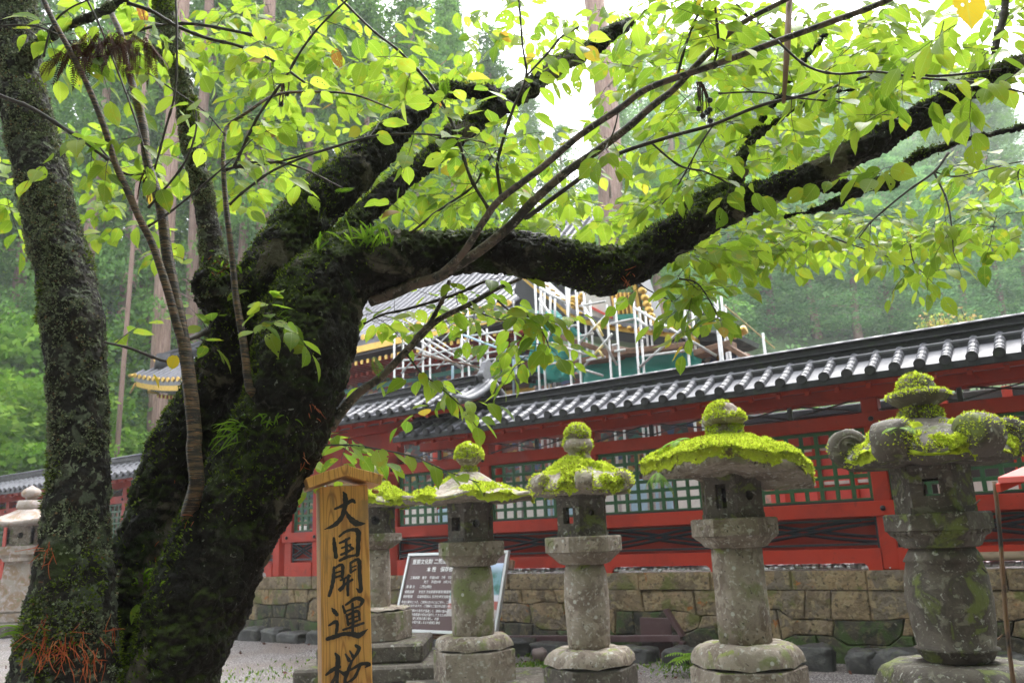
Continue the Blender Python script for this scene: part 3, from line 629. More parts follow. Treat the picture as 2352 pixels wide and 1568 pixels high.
# front gable with swept verge
D2 = lambda X, Y: (1148.4+X*.2686, 631.6+Y*.2686)
def band(nm, up, lo, mat, o0, o1, parent=hl, IMx=None, rpt=4, at_o=None):
    I = IMx or IM; up = spline([wp(*D2(*p), at_o if at_o is not None else o0) for p in up], rpt); lo = spline([wp(*D2(*p), at_o if at_o is not None else o0) for p in lo], rpt); n = len(up); assert len(lo) == n
    mb = MB(); vs = [I @ W(p[0], o, p[1]) for o in (o0, o1) for row in (up, lo) for p in row]
    fs = []
    for i in range(n-1): fs += [(i, n+i, n+i+1, i+1), (2*n+i, 2*n+i+1, 3*n+i+1, 3*n+i), (i, i+1, 2*n+i+1, 2*n+i), (n+i, 3*n+i, 3*n+i+1, n+i+1)]
    fs += [(0, 2*n, 3*n, n), (n-1, 2*n-1, 4*n-1, 3*n-1)]; mb.add(vs, fs); return mb.build(nm, mat, parent, fix=True)
GO = 4.9
V1 = [(160, -60), (330, 85), (480, 190), (600, 285), (760, 345), (1000, 395), (1300, 432), (1480, 452), (1650, 462)]
band('gable_verge', V1, [(x, y+38) for x, y in V1], M['tile'], GO, GO+1.2)
band('gilded_verge_band', [(x, y+42) for x, y in V1], [(x-6, y+42+(20 if i < 3 else 38)) for i, (x, y) in enumerate(V1)], M['gold'], GO+.05, GO+.2)
band('gable_soffit', [(x-8, y+64+(0 if i < 3 else 18)) for i, (x, y) in enumerate(V1)], [(x-40, y+150+(60 if i < 4 else 10)) for i, (x, y) in enumerate(V1)], M['black'], GO+.12, GO+1.6)
band('corner_roof', [(1650, 468), (1780, 478), (1900, 490), (2010, 488)], [(1640, 560), (1780, 565), (1900, 560), (2005, 530)], M['tile_dark'], GO+.2, GO+1.6)
band('corner_roof_cap', [(1650, 455), (1780, 466), (1900, 478), (2010, 476)], [(1650, 475), (1780, 488), (1900, 499), (2010, 497)], M['tile'], GO+.1, GO+.6)
band('gilded_corner', [(1580, 490), (1620, 500), (1668, 545), (1672, 575)], [(1560, 515), (1600, 530), (1640, 570), (1668, 600)], M['gold'], GO-.02, GO+.2)
mb = MB()
for X, Y, r in [(400, 92, 9), (450, 130, 11), (490, 172, 9), (540, 210, 9), (620, 250, 12), (690, 330, 14), (780, 376, 15), (860, 408, 14), (940, 430, 15), (1030, 442, 15), (1112, 455, 17), (1204, 463, 17), (1292, 478, 15), (1382, 486, 14), (1476, 458, 20), (1606, 446, 16), (1955, 512, 18), (1998, 530, 14)]:
    t, h = wp(*D2(X, Y), GO); mb.tube([hw(t, GO-.06, h), hw(t, GO+.08, h)], [r/2.138*.574/1890*17.5]*2, 12)
p, q = wp(*D2(2005, 492), GO), wp(*D2(2090, 455), GO); mb.tube([hw(p[0], GO+.1, p[1]), hw(q[0], GO+.1, q[1])], [.10, .085], 12)
mb.build('gilded_tile_end', M['gold'], hl, True)
# upper gable: rake, rafters, pediment
band('gable_rake', [(1120, -40), (1180, 100), (1215, 200), (1262, 420)], [(1170, -40), (1216, 100), (1258, 200), (1312, 420)], M['black'], GO+.3, GO+.9, at_o=GO+.3)
mb = MB()
for X, Y in ((1205, 130), (1228, 190), (1245, 245), (1263, 295), (1280, 345), (1300, 388), (1312, 420)):
    t, h = wp(*D2(X, Y), GO+.2); mb.tube([hw(t, GO+.2, h), hw(t, GO+.34, h)], .075, 10)
mb.build('gilded_rake_tile', M['gold'], hl, True)
band('gilded_rake_band', [(1090, -40), (1135, 100), (1165, 230), (1185, 400)], [(1112, -40), (1165, 100), (1192, 230), (1210, 400)], M['gold'], GO+.28, GO+.4, at_o=GO+.28)
band('gable_rafters', [(930, 150), (1000, 150), (1060, 150), (1140, 150)], [(965, 335), (1020, 335), (1080, 335), (1150, 335)], M['plank'], GO+.8, GO+1.2, at_o=GO+.8)
mb = MB()
for k in range(5): t, h = wp(*D2(985+k*36, 330), GO+.72); t2, h2 = wp(*D2(955+k*36, 150), GO+.72); mb.tube([hw(t, GO+.74, h), hw(t2, GO+.74, h2)], .035, 5)
mb.build('gable_rafter_ribs', M['gold'], hl)
band('teal_gable_beam', [(1000, 335), (1050, 335), (1100, 330), (1150, 328)], [(1000, 382), (1050, 382), (1100, 380), (1150, 378)], M['teal'], GO+.6, GO+1.0, at_o=GO+.6)
band('pediment', [(640, 130), (760, 140), (860, 160), (960, 190)], [(700, 330), (800, 350), (900, 375), (980, 390)], M['white_paint'], GO+.9, GO+1.1, at_o=GO+.9)
band('pediment_red_strip', [(765, 258), (830, 290), (900, 325), (955, 352)], [(775, 285), (830, 312), (900, 347), (955, 372)], M['redwall'], GO+.84, GO+.9, at_o=GO+.84)
mb = MB()
for k in range(26):
    X, Y = 600+rnd.random()*105, 165+rnd.random()*130; t, h = wp(*D2(X, Y), GO+.3); mb.lathe([(.001, -.07), (.06, -.04), (.08, 0), (.06, .04), (.001, .07)], 8, hw(t, GO+.3, h))
mb.build('gilded_pediment_carving', M['gold'], hl, True)
mb = MB()
for k in range(9):
    a = wp(*D2(505+k*34, 215-k*4), GO+1.5); b_ = wp(*D2(590+k*34, 95-k*4), GO+1.5); mb.tube([hw(a[0], GO+1.4, a[1]), hw(b_[0], GO+2.2, b_[1])], .055, 6)
mb.build('upper_tile_rows', M['tile'], hl, True)
band('upper_roof', [(430, 40), (560, 20), (700, 0), (900, -30)], [(500, 225), (600, 215), (720, 205), (900, 190)], M['tile_dark'], GO+1.6, GO+1.9, at_o=GO+1.6)
mb = MB(); mb.bbox(hw(-6.4, GO+1.6, -.5), WD*5.2, WN*1.4, (0, 0, 4.3), .02); mb.build('gable_wall', M['ornate'], hl)
# ------------------------------------------------------------ scaffold
sc_ = empty('scaffold', W(-4.5, 4.2, -.52), label='tall pipe scaffold with cross braces in front of the shrine hall', cat='scaffold'); IS = Matrix.Translation(-sc_.location)
def pipe(nm, a, b, r=.026, mat='pipe', o=None): mb = MB(); mb.tube([IS @ a, IS @ b], r, 8); return mb.build(nm, M[mat], sc_, True)
D5 = lambda X, Y: (746.5+X*.3662, 516.8+Y*.3662)
for x, y, o in [(905, 735, 4.2), (925, 740, 5), (970, 735, 4.2), (986, 738, 5), (1058, 700, 4.2), (1073, 700, 5), (1101, 745, 4.2), (1118, 755, 5), (1180, 690, 5), (1228, 645, 4.2), (1241, 645, 4.5), (1250, 668, 5), (1263, 670, 5), (1300, 655, 4.2), (1322, 655, 4.2), (1340, 662, 5), (1355, 690, 5), (1393, 700, 4.2), (1412, 685, 4.2), (1455, 692, 4.2), (1468, 705, 4.2), (1482, 715, 5), (1494, 735, 5), (1571, 700, 4.2), (1590, 712, 5), (1638, 652, 4.2), (1646, 690, 4.2), (1656, 680, 5), (1665, 700, 5), (1752, 765, 4.0)]:
    t, h = wp(x, y, o); pipe('upright_pipe', W(t, o, -.52), W(t, o, h))
def dp(nm, p, q, o=4.15, D=D2, mat='pipe', r=.026):
    a = wp(*D(*p), o); b = wp(*D(*q), o); pipe(nm, W(a[0], o, a[1]), W(b[0], o, b[1]), r, mat)
for p, q in [((680, 580), (960, 290)), ((720, 780), (960, 500)), ((1150, 280), (1850, 690)), ((1190, 790), (1730, 310)), ((700, 240), (1000, 770)), ((1170, 370), (1290, 470)), ((340, 110), (560, 240)), ((330, 200), (640, 620))]: dp('cross_brace', p, q)
for p, q in [((800, 465), (870, 395)), ((815, 670), (880, 600)), ((835, 430), (880, 520)), ((845, 640), (885, 700))]: dp('cross_brace', p, q, 4.12, mat='yellowpipe', r=.025)
for p, q in [((350, 775), (670, 715)), ((500, 460), (650, 430)), ((440, 580), (730, 680)), ((1240, 690), (1650, 640)), ((980, 650), (1070, 640)), ((690, 520), (800, 500)), ((560, 760), (880, 860)), ((900, 225), (680, 265)), ((1590, 300), (1670, 288)), ((740, 730), (900, 700)), ((400, 600), (420, 480)), ((1180, 540), (1240, 535)), ((960, 600), (1000, 595)), ((940, 415), (1150, 375))]: dp('ledger_pipe', p, q)
for p, q in [((350, 130), (330, 560)), ((380, 150), (380, 420)), ((430, 180), (430, 520)), ((470, 190), (470, 500)), ((590, 100), (590, 480))]: dp('guard_rail', p, q, 4.5)
for p, q in [((470, 640), (860, 900)), ((610, 700), (1000, 930)), ((640, 750), (820, 600)), ((1000, 920), (1130, 790)), ((480, 930), (630, 760)), ((870, 880), (990, 760))]: dp('cross_brace', p, q, 4.15, D5)
for p, q in [((520, 600), (900, 850)), ((560, 900), (820, 640)), ((760, 620), (1010, 850)), ((700, 900), (930, 680)), ((920, 860), (1180, 640)), ((960, 640), (1250, 880)), ((460, 760), (700, 620))]: dp('cross_brace', p, q, 4.95, D5, r=.02)
for p, q in [((450, 700), (1280, 560)), ((450, 900), (1280, 820)), ((620, 620), (1200, 520))]: dp('ledger_pipe', p, q, 4.97, D5, r=.022)
for p, q in [((630, 820), (860, 765)), ((860, 830), (1290, 755)), ((460, 690), (620, 660)), ((880, 700), (1290, 640)), ((620, 800), (640, 830)), ((500, 740), (860, 890)), ((450, 850), (620, 840))]: dp('ledger_pipe', p, q, 4.15, D5)
dp('ledger_pipe', (530, 800), (1290, 850) if 0 else (1010, 900), 4.1, D5, 'plank', .02); dp('ledger_pipe', (870, 690), (1290, 850), 4.08, D5, 'bluepipe', .026)
dp('upright_pipe', (1183, 840), (1185, 1060), 4.3, D5, 'bluepipe', .03); dp('upright_pipe', (800, 880), (800, 1060), 4.3, D5, 'bluepipe', .03)
for p, q, o in [((780, 1010), (1310, 915), 4.2), ((880, 985), (1300, 960), 4.5)]:
    a = wp(*D5(*p), o); b = wp(*D5(*q), o); mb = MB(); A = W(a[0], o, a[1]); B = W(b[0], o, b[1]); mb.bbox(IS @ A, B-A, WN*.5, (0, 0, -.10), .01); mb.build('deck_board', M['black'], sc_)
for p, q in [((480, 490), (930, 640)), ((950, 640), (1590, 570)), ((600, 720), (1000, 650)), ((1650, 640), (1960, 550)), ((1900, 560), (2100, 680))]:
    a = wp(*D2(*p), 4.4); b = wp(*D2(*q), 4.4); mb = MB(); A = W(a[0], 4.4, a[1]); B = W(b[0], 4.4, b[1]); mb.bbox(IS @ A, B-A, WN*.4, (0, 0, -.12), .01); mb.build('deck_board', M['plank'], sc_)
a = wp(*D2(1915, 255), 4.0); b = wp(*D2(2350, 625), 4.0); mb = MB(); mb.tube([W(a[0], 4, a[1]), W(b[0], 4, b[1])], .012, 6); mb.build('guy_rope', M['straw'], None, label='taut rope running down from the right end of the scaffold', cat='rope')
# teal sheets
def sheet(name, poly, o, label, amp=.12, mat='tarp', n=18):
    "poly: 4 corners TL,TR,BR,BL in D2 coords"
    c = [wp(*D2(*p), o) for p in poly]; mb = MB(); sd_ = rnd.random()*50
    for i in range(n+1):
        for j in range(n+1):
            u, v = i/n, j/n; a = [(1-u)*(1-v)*c[0][k]+u*(1-v)*c[1][k]+u*v*c[2][k]+(1-u)*v*c[3][k] for k in (0, 1)]
            f = amp*(mn.noise(Vector((u*6+sd_, v*1.6, 0)))+.4*mn.noise(Vector((u*14, v*5, sd_)))); mb.v.append(tuple(W(a[0]+f*.3, o+f, a[1])))
    mb.f = [(i*(n+1)+j, (i+1)*(n+1)+j, (i+1)*(n+1)+j+1, i*(n+1)+j+1) for i in range(n) for j in range(n)]; mb.mi = [0]*len(mb.f)
    me = mb.mesh(); a_ = me.attributes.new('rnd', 'FLOAT', 'POINT'); a_.data.foreach_set('value', [.5+.5*mn.noise(Vector(v.co)*1.5) for v in me.vertices])
    o_ = link(name, me, M[mat], None, True, label=label, cat='tarpaulin'); s_ = o_.modifiers.new('thick', 'SOLIDIFY'); s_.thickness = .006; return o_
sheet('tarpaulin', [(300, 300), (500, 330), (620, 900), (210, 960)], 4.7, 'bunched teal tarpaulin hanging down at the left end of the scaffold gable', .25)
sheet('tarpaulin', [(400, 300), (470, 300), (760, 560), (520, 480)], 4.62, 'pale teal tarpaulin slung under the swept gable edge', .15)
sheet('tarpaulin', [(500, 600), (680, 640), (640, 900), (470, 880)], 4.66, 'teal tarpaulin draped in the middle of the scaffold above the fence ridge', .2)
sheet('safety_net', [(700, 690), (1700, 640), (1720, 900), (690, 930)], 4.75, 'long low teal safety net strung behind the fence ridge', .12)
sheet('tarpaulin', [(1560, 660), (1610, 655), (1615, 800), (1560, 800)], 4.6, 'narrow teal strip of tarpaulin tied to the right end of the net', .06)
# things seen through the lattice
def blk(name, x0, x1, o, h0, h1, mat, label, cat, d=.3, ref=1100, sub=None):
    t0, _ = wp(x0, ref, o); t1, _ = wp(x1, ref, o); r_ = empty(name, W(t0, o, h0), label=label, cat=cat); I = Matrix.Translation(-r_.location)
    mb = MB(); mb.bbox(I @ W(t0, o, h0), WD*(t1-t0), WN*d, (0, 0, h1-h0), .02); mb.build('wall', M[mat], r_)
    if sub: sub(r_, I, t0, t1)
    return r_
def redsub(r_, I, t0, t1):
    for h in (.05, .62, 1.15):
        mb = MB(); mb.bbox(I @ W(t0, 3.0-.04, h), WD*(t1-t0), WN*.04, (0, 0, .05), .004); mb.build('rail', M['white_paint'], r_)
    for k in range(4): mb = MB(); mb.bbox(I @ W(t0+.25+k*(t1-t0)/4, 3.0-.06, -.5), WD*.12, WN*.06, (0, 0, 2.1), .004); mb.build('post', M['red'], r_)
    mb = MB(); mb.bbox(I @ W(t0-.3, 2.5, 1.62), WD*(t1-t0+.6), WN*2.2, (0, 0, .14), .02); mb.build('roof', M['tile_dark'], r_)
blk('red_outbuilding', 1765, 2075, 3.0, -.5, 1.6, 'redwall', 'red outbuilding, coloured lighter for open daylight, seen through the right hand lattice panel', 'outbuilding', 2, sub=redsub)
def dsub(r_, I, t0, t1):
    for k in range(6): mb = MB(); mb.bbox(I @ W(t0+.4+k*.9, 4.4-.08, -.5), WD*.14, WN*.08, (0, 0, 2.5), .004); mb.build('post', M['red'], r_)
    mb = MB(); mb.bbox(I @ W(t0+.2, 4.4-.05, .35), WD*(t1-t0-.4), WN*.04, (0, 0, .28), .004); mb.build('window_band', M['white_paint'], r_)
blk('shaded_storehouse', 2120, 2900, 4.4, -.5, 2.0, 'interior_dark', 'storehouse with red posts, unlit interior painted near-black, seen through the lattice at the far right', 'storehouse', 2, sub=dsub)
for x0, x1, o, h1, m_, lb in [(925, 1000, 5.8, 1.0, 'white_paint', 'white site panel behind the lattice just right of the first lantern'), (1003, 1085, 5.8, .8, 'bluepipe', 'pale blue site panel behind the second lantern'), (1090, 1180, 5.6, 1.25, 'white_paint', 'white site panel behind the lattice just right of the second lantern'), (1184, 1250, 5.6, .9, 'white_paint', 'lower white site panel left of the third lantern finial'), (1254, 1330, 5.6, 1.1, 'bluepipe', 'pale blue site panel right behind the third lantern'), (1335, 1440, 5.3, 1.4, 'white_paint', 'white site panel behind the lattice between the third and fourth lantern'), (1444, 1540, 5.3, 1.1, 'bluepipe', 'pale blue site panel behind the ferns left of the fourth lantern'), (1544, 1650, 5.0, 1.5, 'white_paint', 'white site panel seen left of the red outbuilding'), (640, 705, 6.0, .6, 'white_paint', 'low white site panel behind the lattice left of the wooden post')]:
    blk('site_panel', x0, x1, o, -.5, h1, m_, lb, 'panel', .06)
# ------------------------------------------------------------ forest
def cedar_mesh(seed, H=26, base=.28, Rm=3.6, npf=230, per=84, size=.19, kind='cedar'):
    rg = np.random.default_rng(seed); C = []; RR = []
    for i in range(npf):
        f = rg.uniform(0, 1)**.9; z = H*(base+(1-base)*f); rad = Rm*((1-f)**.75+.06)*rg.uniform(.35, 1.0)*(1+.35*math.sin(i*2.399*3+seed)); a = rg.uniform(0, 2*PI)
        C.append((math.cos(a)*rad, math.sin(a)*rad, z-rad*.25)); RR.append(rg.uniform(.45, 1.0)*(1.15-.5*f))
    C = np.array(C); RR = np.array(RR); idx = np.repeat(np.arange(npf), per); d = unit(rg.normal(0, 1, (len(idx), 3))+np.array([0, 0, .35]))
    sh = np.array([1, 1, .62]); P = C[idx]+d*sh*(RR[idx]*rg.uniform(.55, 1, len(idx)))[:, None]
    V, F, r_ = cards(P, unit(d*sh+np.array([0, 0, -.2])), size, .55, .45, rng=rg); pr = np.repeat(rg.uniform(0, 1, npf)[idx], 4); up = np.repeat(np.clip(d[:, 2]*.5+.5, 0, 1), 4)
    return npmesh(V, F, np.clip(.45*r_+.55*pr, 0, 1))
def trunk_mesh(H, r0, lean=0, seed=0, top=.9, limbs=8, tp=.8):
    rg = random.Random(seed); mb = MB(); pts = [(lean*z*.02+.1*math.sin(z*.3+seed), .08*math.cos(z*.4+seed), z) for z in np.linspace(-1.5, H*top, 12)]
    mb.tube(pts, [r0*(1.35 if i == 0 else 1.08 if i == 1 else 1)*(1-tp*i/11) for i in range(12)], 12)
    for k in range(limbs):
        z = H*rg.uniform(.25, .8); a = rg.uniform(0, 6.28); L = rg.uniform(.8, 2.4); mb.tube([(lean*z*.02, 0, z), (math.cos(a)*L*.5, math.sin(a)*L*.5, z+.1), (math.cos(a)*L, math.sin(a)*L, z-.25)], [.06, .04, .015], 5)
    return mb.mesh()
def tree(name, loc, cm, tm, cmat, rz, sc, label, group, cat='tree'):
    r_ = empty(name, loc, rz, label=label, cat=cat, group=group); r_.scale = (sc[0], sc[0], sc[1])
    for nm, me, mt in (('trunk', tm, M['ctrunk']), ('crown', cm, cmat)):
        if me is None: continue
        if not me.materials: me.materials.append(mt)
        o = bpy.data.objects.new(nm, me); COL.objects.link(o); o.parent = r_
    return r_
for me in (): pass
CM = [cedar_mesh(s, 26, b_, rm) for s, b_, rm in ((1, .30, 3.4), (2, .16, 3.8), (3, .45, 3.0), (4, .10, 3.9))]
TM = [trunk_mesh(26, .42, 0, s) for s in (1, 2)]
PMs = [cedar_mesh(s, 14, .12, 3.6, 150, 90, .17) for s in (11, 12)]
PT = trunk_mesh(14, .25, 0, 5, limbs=4)
def broad_mesh(seed, Rr=2.6, n=120, per=70, flat=.35, size=.16, layers=True):
    rg = np.random.default_rng(seed); a = rg.uniform(0, 2*PI, n); q = Rr*np.sqrt(rg.uniform(0, 1, n)); z = rg.uniform(.12, 1, n)
    C = np.stack([np.cos(a)*q*(1-.45*z), np.sin(a)*q*(1-.45*z), z*Rr*1.7], 1); idx = np.repeat(np.arange(n), per)
    d = rg.normal(0, 1, (n*per, 3)); d = unit(d)*rg.uniform(.2, 1, (n*per, 1)); P = C[idx]+d*np.array([.75, .75, .75*flat])
    P[:, 2] -= .25*(d[:, 0]**2+d[:, 1]**2)
    N = unit(rg.normal(0, 1, (n*per, 3))*np.array([1, 1, .35])+np.array([0, 0, -.15])); V, F, r_ = cards(P, N, size, .7, .1, rng=rg); return npmesh(V, F, np.clip(.5*r_+.5*np.repeat(rg.uniform(0, 1, n)[idx], 4), 0, 1))
BM = [broad_mesh(s, 2.6, 120, 80, f) for s, f in ((21, .3), (22, .5), (23, .25))]
BT = trunk_mesh(4, .10, 1, 9, .85, 6)
rg = random.Random(3); cnt = 0
def ground_z(x, y): 
    o = (Vector((x, y, 0))-WE).dot(WN); return max(hill_z(x, y), 1.0 if .8 < o < 14.5 else -9)
used = []
def place(pxx, Y, kind, sc=(1, 1), lab=None, ci=None, force=False):
    global cnt
    p = at(pxx, 1240, Y); x, y = p.x, Y; z = ground_z(x, y)-.3
    if z < -1: z = -.3
    cnt += 1
    if kind == 'cedar':
        i = ci if ci is not None else rg.randrange(4); return tree('cedar_tree', (x, y, z), CM[i], TM[2 if i == 4 else cnt % 2], M['cedar'], rg.uniform(0, 6.28), sc, lab or 'tall hazy cedar on the wooded slope behind the shrine', 'cedars on the slope behind the shrine' if not lab else None)
    if kind == 'pine': return tree('conifer_tree', (x, y, z), PMs[cnt % 2], PT, M['pine'], rg.uniform(0, 6.28), sc, lab or 'rounded soft green conifer on the misty slope', 'rounded conifers on the slope behind the shrine' if not lab else None)
    return tree('broadleaf_tree', (x, y, z), BM[cnt % 3], BT, M['maple'], rg.uniform(0, 6.28), sc, lab or 'bright green layered broadleaf tree in front of the cedars', 'bright broadleaf trees below the cedars' if not lab else None)
# left: dense tall stand
for row, (Y, x0, x1, st) in enumerate(((37, -420, 900, 140), (40, -350, 1000, 130), (45, -420, 1120, 120), (53, -300, 1250, 105))):
    x = x0
    while x < x1: place(x+rg.uniform(-35, 35), Y+rg.uniform(-2, 2), 'cedar', (rg.uniform(.9, 1.25), rg.uniform(1.0, 1.3)*(1.05 if x < 800 else .95)), ci=[1, 3, 1, 3][cnt % 4] if row < 2 and x < 420 else None); x += st
# centre: sparser, hazier
for (x, Y, s_) in ((960, 58, 1.15), (1060, 62, 1.1), (1150, 66, .95), (1260, 74, .85), (1480, 70, .8), (1340, 80, .7), (1560, 76, .62), (1640, 84, .6), (1900, 92, .62), (1800, 86, .55), (1720, 80, .5), (1120, 52, .8), (1010, 48, .9)): place(x, Y, 'cedar', (1.1, s_))
# right slope
for (Y, x0, x1, st, s_) in ((78, 1480, 2480, 120, 1.15), (95, 1480, 2500, 100, 1.25), (114, 1560, 2550, 90, 1.35), (136, 1600, 2600, 80, 1.45), (160, 1700, 2700, 75, 1.4)):
    x = x0
    while x < x1: place(x+rg.uniform(-30, 30), Y+rg.uniform(-3, 3), 'pine' if rg.random() < .6 else 'cedar', (rg.uniform(1.5, 2.0), s_*rg.uniform(.6, .85)*(1.1 if x < 1650 else 1))); x += st
for (Y, x0, x1, st) in ((56, 1540, 2520, 95), (66, 1500, 2520, 95)):
    x = x0
    while x < x1: place(x+rg.uniform(-30, 30), Y+rg.uniform(-2, 2), 'pine', (rg.uniform(1.3, 1.6), rg.uniform(.75, .95))); x += st
for (x, y, s_) in ((-13, -5, .9), (2, -10, .9), (14, -5, .9), (-7, -9, .9), (9, -9, .9), (-19, 3, 1), (21, 0, 1), (-23, -14, 1.4), (22, -18, 1.4), (3, -20, 1.3), (-9, -21, 1.3), (33, 2, 1.2), (-33, 4, 1.2), (-17, 2, .9), (17, 1, .85), (-3, -27, 1.4), (12, -25, 1.4), (-18, -22, 1.4), (28, -14, 1.4), (-30, -8, 1.4), (-15, -6, 1), (-9, -11, 1.1), (-2, -13, 1), (5, -12, 1.15), (11, -9, 1), (16, -3, 1.1), (20, 5, .9), (-21, -1, 1.1), (-20, 7, .8), (-5, -18, 1.2), (8, -18, 1.2), (-14, -15, 1.2), (18, -12, 1.2), (25, -2, 1.1), (-26, 6, 1.1), (0, -22, 1.2), (26, 7, 1.0)):  # unseen trees added, crowns widened, to block low sky light from behind
    tree('cedar_tree', (x, y, -.2), CM[1 if x % 2 else 3], TM[0], M['cedar'], x*1.3, (1.9, s_), 'unseen cedar added around the yard to block low sky light', 'unseen cedars added to shade the yard')
ug = np.random.default_rng(8); P = []
for _ in range(9000):
    x, y = ug.uniform(-60, 170), ug.uniform(24, 200); z = hill_z(x, y)
    if z < .2: continue
    P.append((x, y, z, (.9 if y < 60 else 1.9)))
P = np.array(P); idx = np.repeat(np.arange(len(P)), 34); d = unit(ug.normal(0, 1, (len(idx), 3))+np.array([0, 0, .4])); Q = P[idx, :3]+d*np.array([1.6, 1.6, .9])*(P[idx, 3]*ug.uniform(.4, 1, len(idx)))[:, None]
V, F, r_ = cards(Q, d, P[idx, 3]*.34, .6, .5, rng=ug); link('undergrowth', npmesh(V, F, np.clip(.5*r_+.5*np.repeat(ug.uniform(0, 1, len(P))[idx], 4), 0, 1)), M['pine'], kind='stuff')
# named trunks
CM.append(cedar_mesh(5, 34, .86, 2.5, 60)); TM.append(trunk_mesh(34, .5, 0, 3, .95, 14, .35)); cnt = 0
place(1458, 46, 'cedar', (1.7, 1.2), 'massive pale barked cedar trunk rising bare behind the scaffold', 4)
place(1555, 46, 'cedar', (1.2, .6), 'bare cedar trunk just right of the gable behind the scaffold', 2)
place(580, 36, 'cedar', (.85, 1.1), 'reddish cedar trunk seen right beside the leaning cherry', 4)
place(340, 34, 'cedar', (.85, 1.05), 'pinkish cedar trunk rising behind the left corner of the hall roof', 4)
place(412, 36, 'cedar', (.65, 1.0), 'slim cedar trunk standing right of the pinkish one behind the hall roof', 4)
place(255, 31, 'cedar', (.2, .9), 'thin pale trunk standing left of the gilded roof corner', 4)
# broadleaf layer at left and behind the fence
for (x, Y, s_) in ((-60, 27, 1.6), (40, 31, 1.7), (150, 33, 1.7), (240, 35, 1.6), (30, 35, 2.4), (160, 37, 2.5), (330, 38, 1.6), (-100, 32, 2.2), (470, 38, 1.6), (270, 33.5, 1.3), (330, 34, 1.3), (400, 34.5, 1.3), (200, 32, 1.3), (70, 27, 1.0), (560, 38, 1.8), (110, 42, 3.2), (290, 43, 2.8)): place(x, Y, 'maple', (s_, s_))
place(1850, 26, 'pine', (.9, .42), 'pale feathery conifer top just above the tiled fence roof', None)
# reddish young shrub above the right ridge
P0 = []; rr = random.Random(5)
mbt = MB()
for k in range(26):
    x = rr.choice([2150, 2175, 2200, 2225, 2245, 2290, 2310, 2135])+rr.uniform(-14, 14); top = at(x, 712+abs(x-2195)*.22+rr.uniform(-6, 12), 17.5); P0.append(top)
sh = empty('young_maple', (P0[0].x, 17.5, 1.0), label='young maple with pinkish new leaves poking above the ridge at the right', cat='tree'); I = Matrix.Translation(-sh.location)
Q = []
for p in P0:
    p = I @ p; mbt.tube([(0, 0, 0), (p.x*.6, p.y*.6, p.z*.6), p], [.03, .02, .006], 5)
    for _ in range(75): 
        s_ = rr.random()**.6; Q.append((p.x+rr.gauss(0, .07+.12*s_), p.y+rr.gauss(0, .15), p.z-s_*.9+.03))
V, F, r_ = cards(np.array(Q), np.tile([[0, 0, .6]], (len(Q), 1)), .075, .6, .8)
link('crown', npmesh(V, F, np.clip(r_*.5+.5*(V[:, 2]-V[:, 2].min())/(V[:, 2].max()-V[:, 2].min()), 0, 1)), M['pinkfol'], sh); mbt.build('trunk', M['twig'], sh)
# ------------------------------------------------------------ haze
hz = MB(); hz.box((30, 80, 49), (400, 300, 104)); hm = bpy.data.materials.new('haze'); hm.use_nodes = True; t = hm.node_tree
for n in list(t.nodes): t.nodes.remove(n)
out = t.nodes.new('ShaderNodeOutputMaterial'); pv = t.nodes.new('ShaderNodeVolumePrincipled'); pv.inputs['Color'].default_value = (.95, .97, 1, 1); pv.inputs['Density'].default_value = .0015; pv.inputs['Anisotropy'].default_value = 0
t.links.new(pv.outputs[0], out.inputs['Volume']); hz.build('haze', hm, kind='stuff')
# ------------------------------------------------------------ stone lanterns
def corner(phi, n, rot):
    a = (phi-rot) % (2*PI/n); h = PI/n; return abs(a-h)/h   # 1 at corner, 0 mid side
def polyr(phi, n, rot):
    a = (phi-rot) % (2*PI/n)-PI/n; return math.cos(PI/n)/math.cos(a)
def kasa(mb, R_, H, n=6, rot=0, lift=.08, th=.06, sag=1.5, rin=.1, off=None, warp=None, K=12, NP=96, rnd_=0):
    "sweeping roof; off(phi,s)->extra height (moss thickness)"
    ring = []
    for i in range(K+1):
        s = i/K; row = []
        for k in range(NP):
            phi = 2*PI*k/NP; c = corner(phi, n, rot); pr = polyr(phi, n, rot)*(1-rnd_)+rnd_
            r = rin+(R_*(pr if s > .3 else pr*(s/.3)+(1-s/.3))-rin)*s
            z = H*((1-s)**sag*(1-.15)+.15*(1-s))+lift*c**2.2*s**3
            v = Vector((math.cos(phi)*r, math.sin(phi)*r, z))
            if off: v.z += off(phi, s)
            if warp: v = warp(v, phi, s)
            row.append(v)
        ring.append(row)
    vs = [v for row in ring for v in row]
    n0 = len(ring)
    if th:
        low = [Vector((v.x*.99, v.y*.99, v.z-th)) for v in ring[-1]]; inn = [Vector((v.x*.45, v.y*.45, min(v.z-th, v.z*.3-th*1.1+.0))) for v in ring[-1]]; vs += low+inn; n0 += 2
    fs = [(i*NP+k, (i+1)*NP+k, (i+1)*NP+(k+1) % NP, i*NP+(k+1) % NP) for i in range(n0-1) for k in range(NP)]
    if th: c0 = len(vs); vs.append(Vector((0, 0, inn[0].z))); fs += [((n0-1)*NP+k, c0, (n0-1)*NP+(k+1) % NP) for k in range(NP)]
    mb.add(vs, fs)
def ngon_prism(mb, r0, r1, z0, z1, n, rot, bev=.02):
    pr = [(max(.001, r0-bev*2), z0), (r0, z0+bev), (r1, z1-bev), (max(.001, r1-bev*1.5), z1)]
    mb.lathe(pr, n, rot=rot)
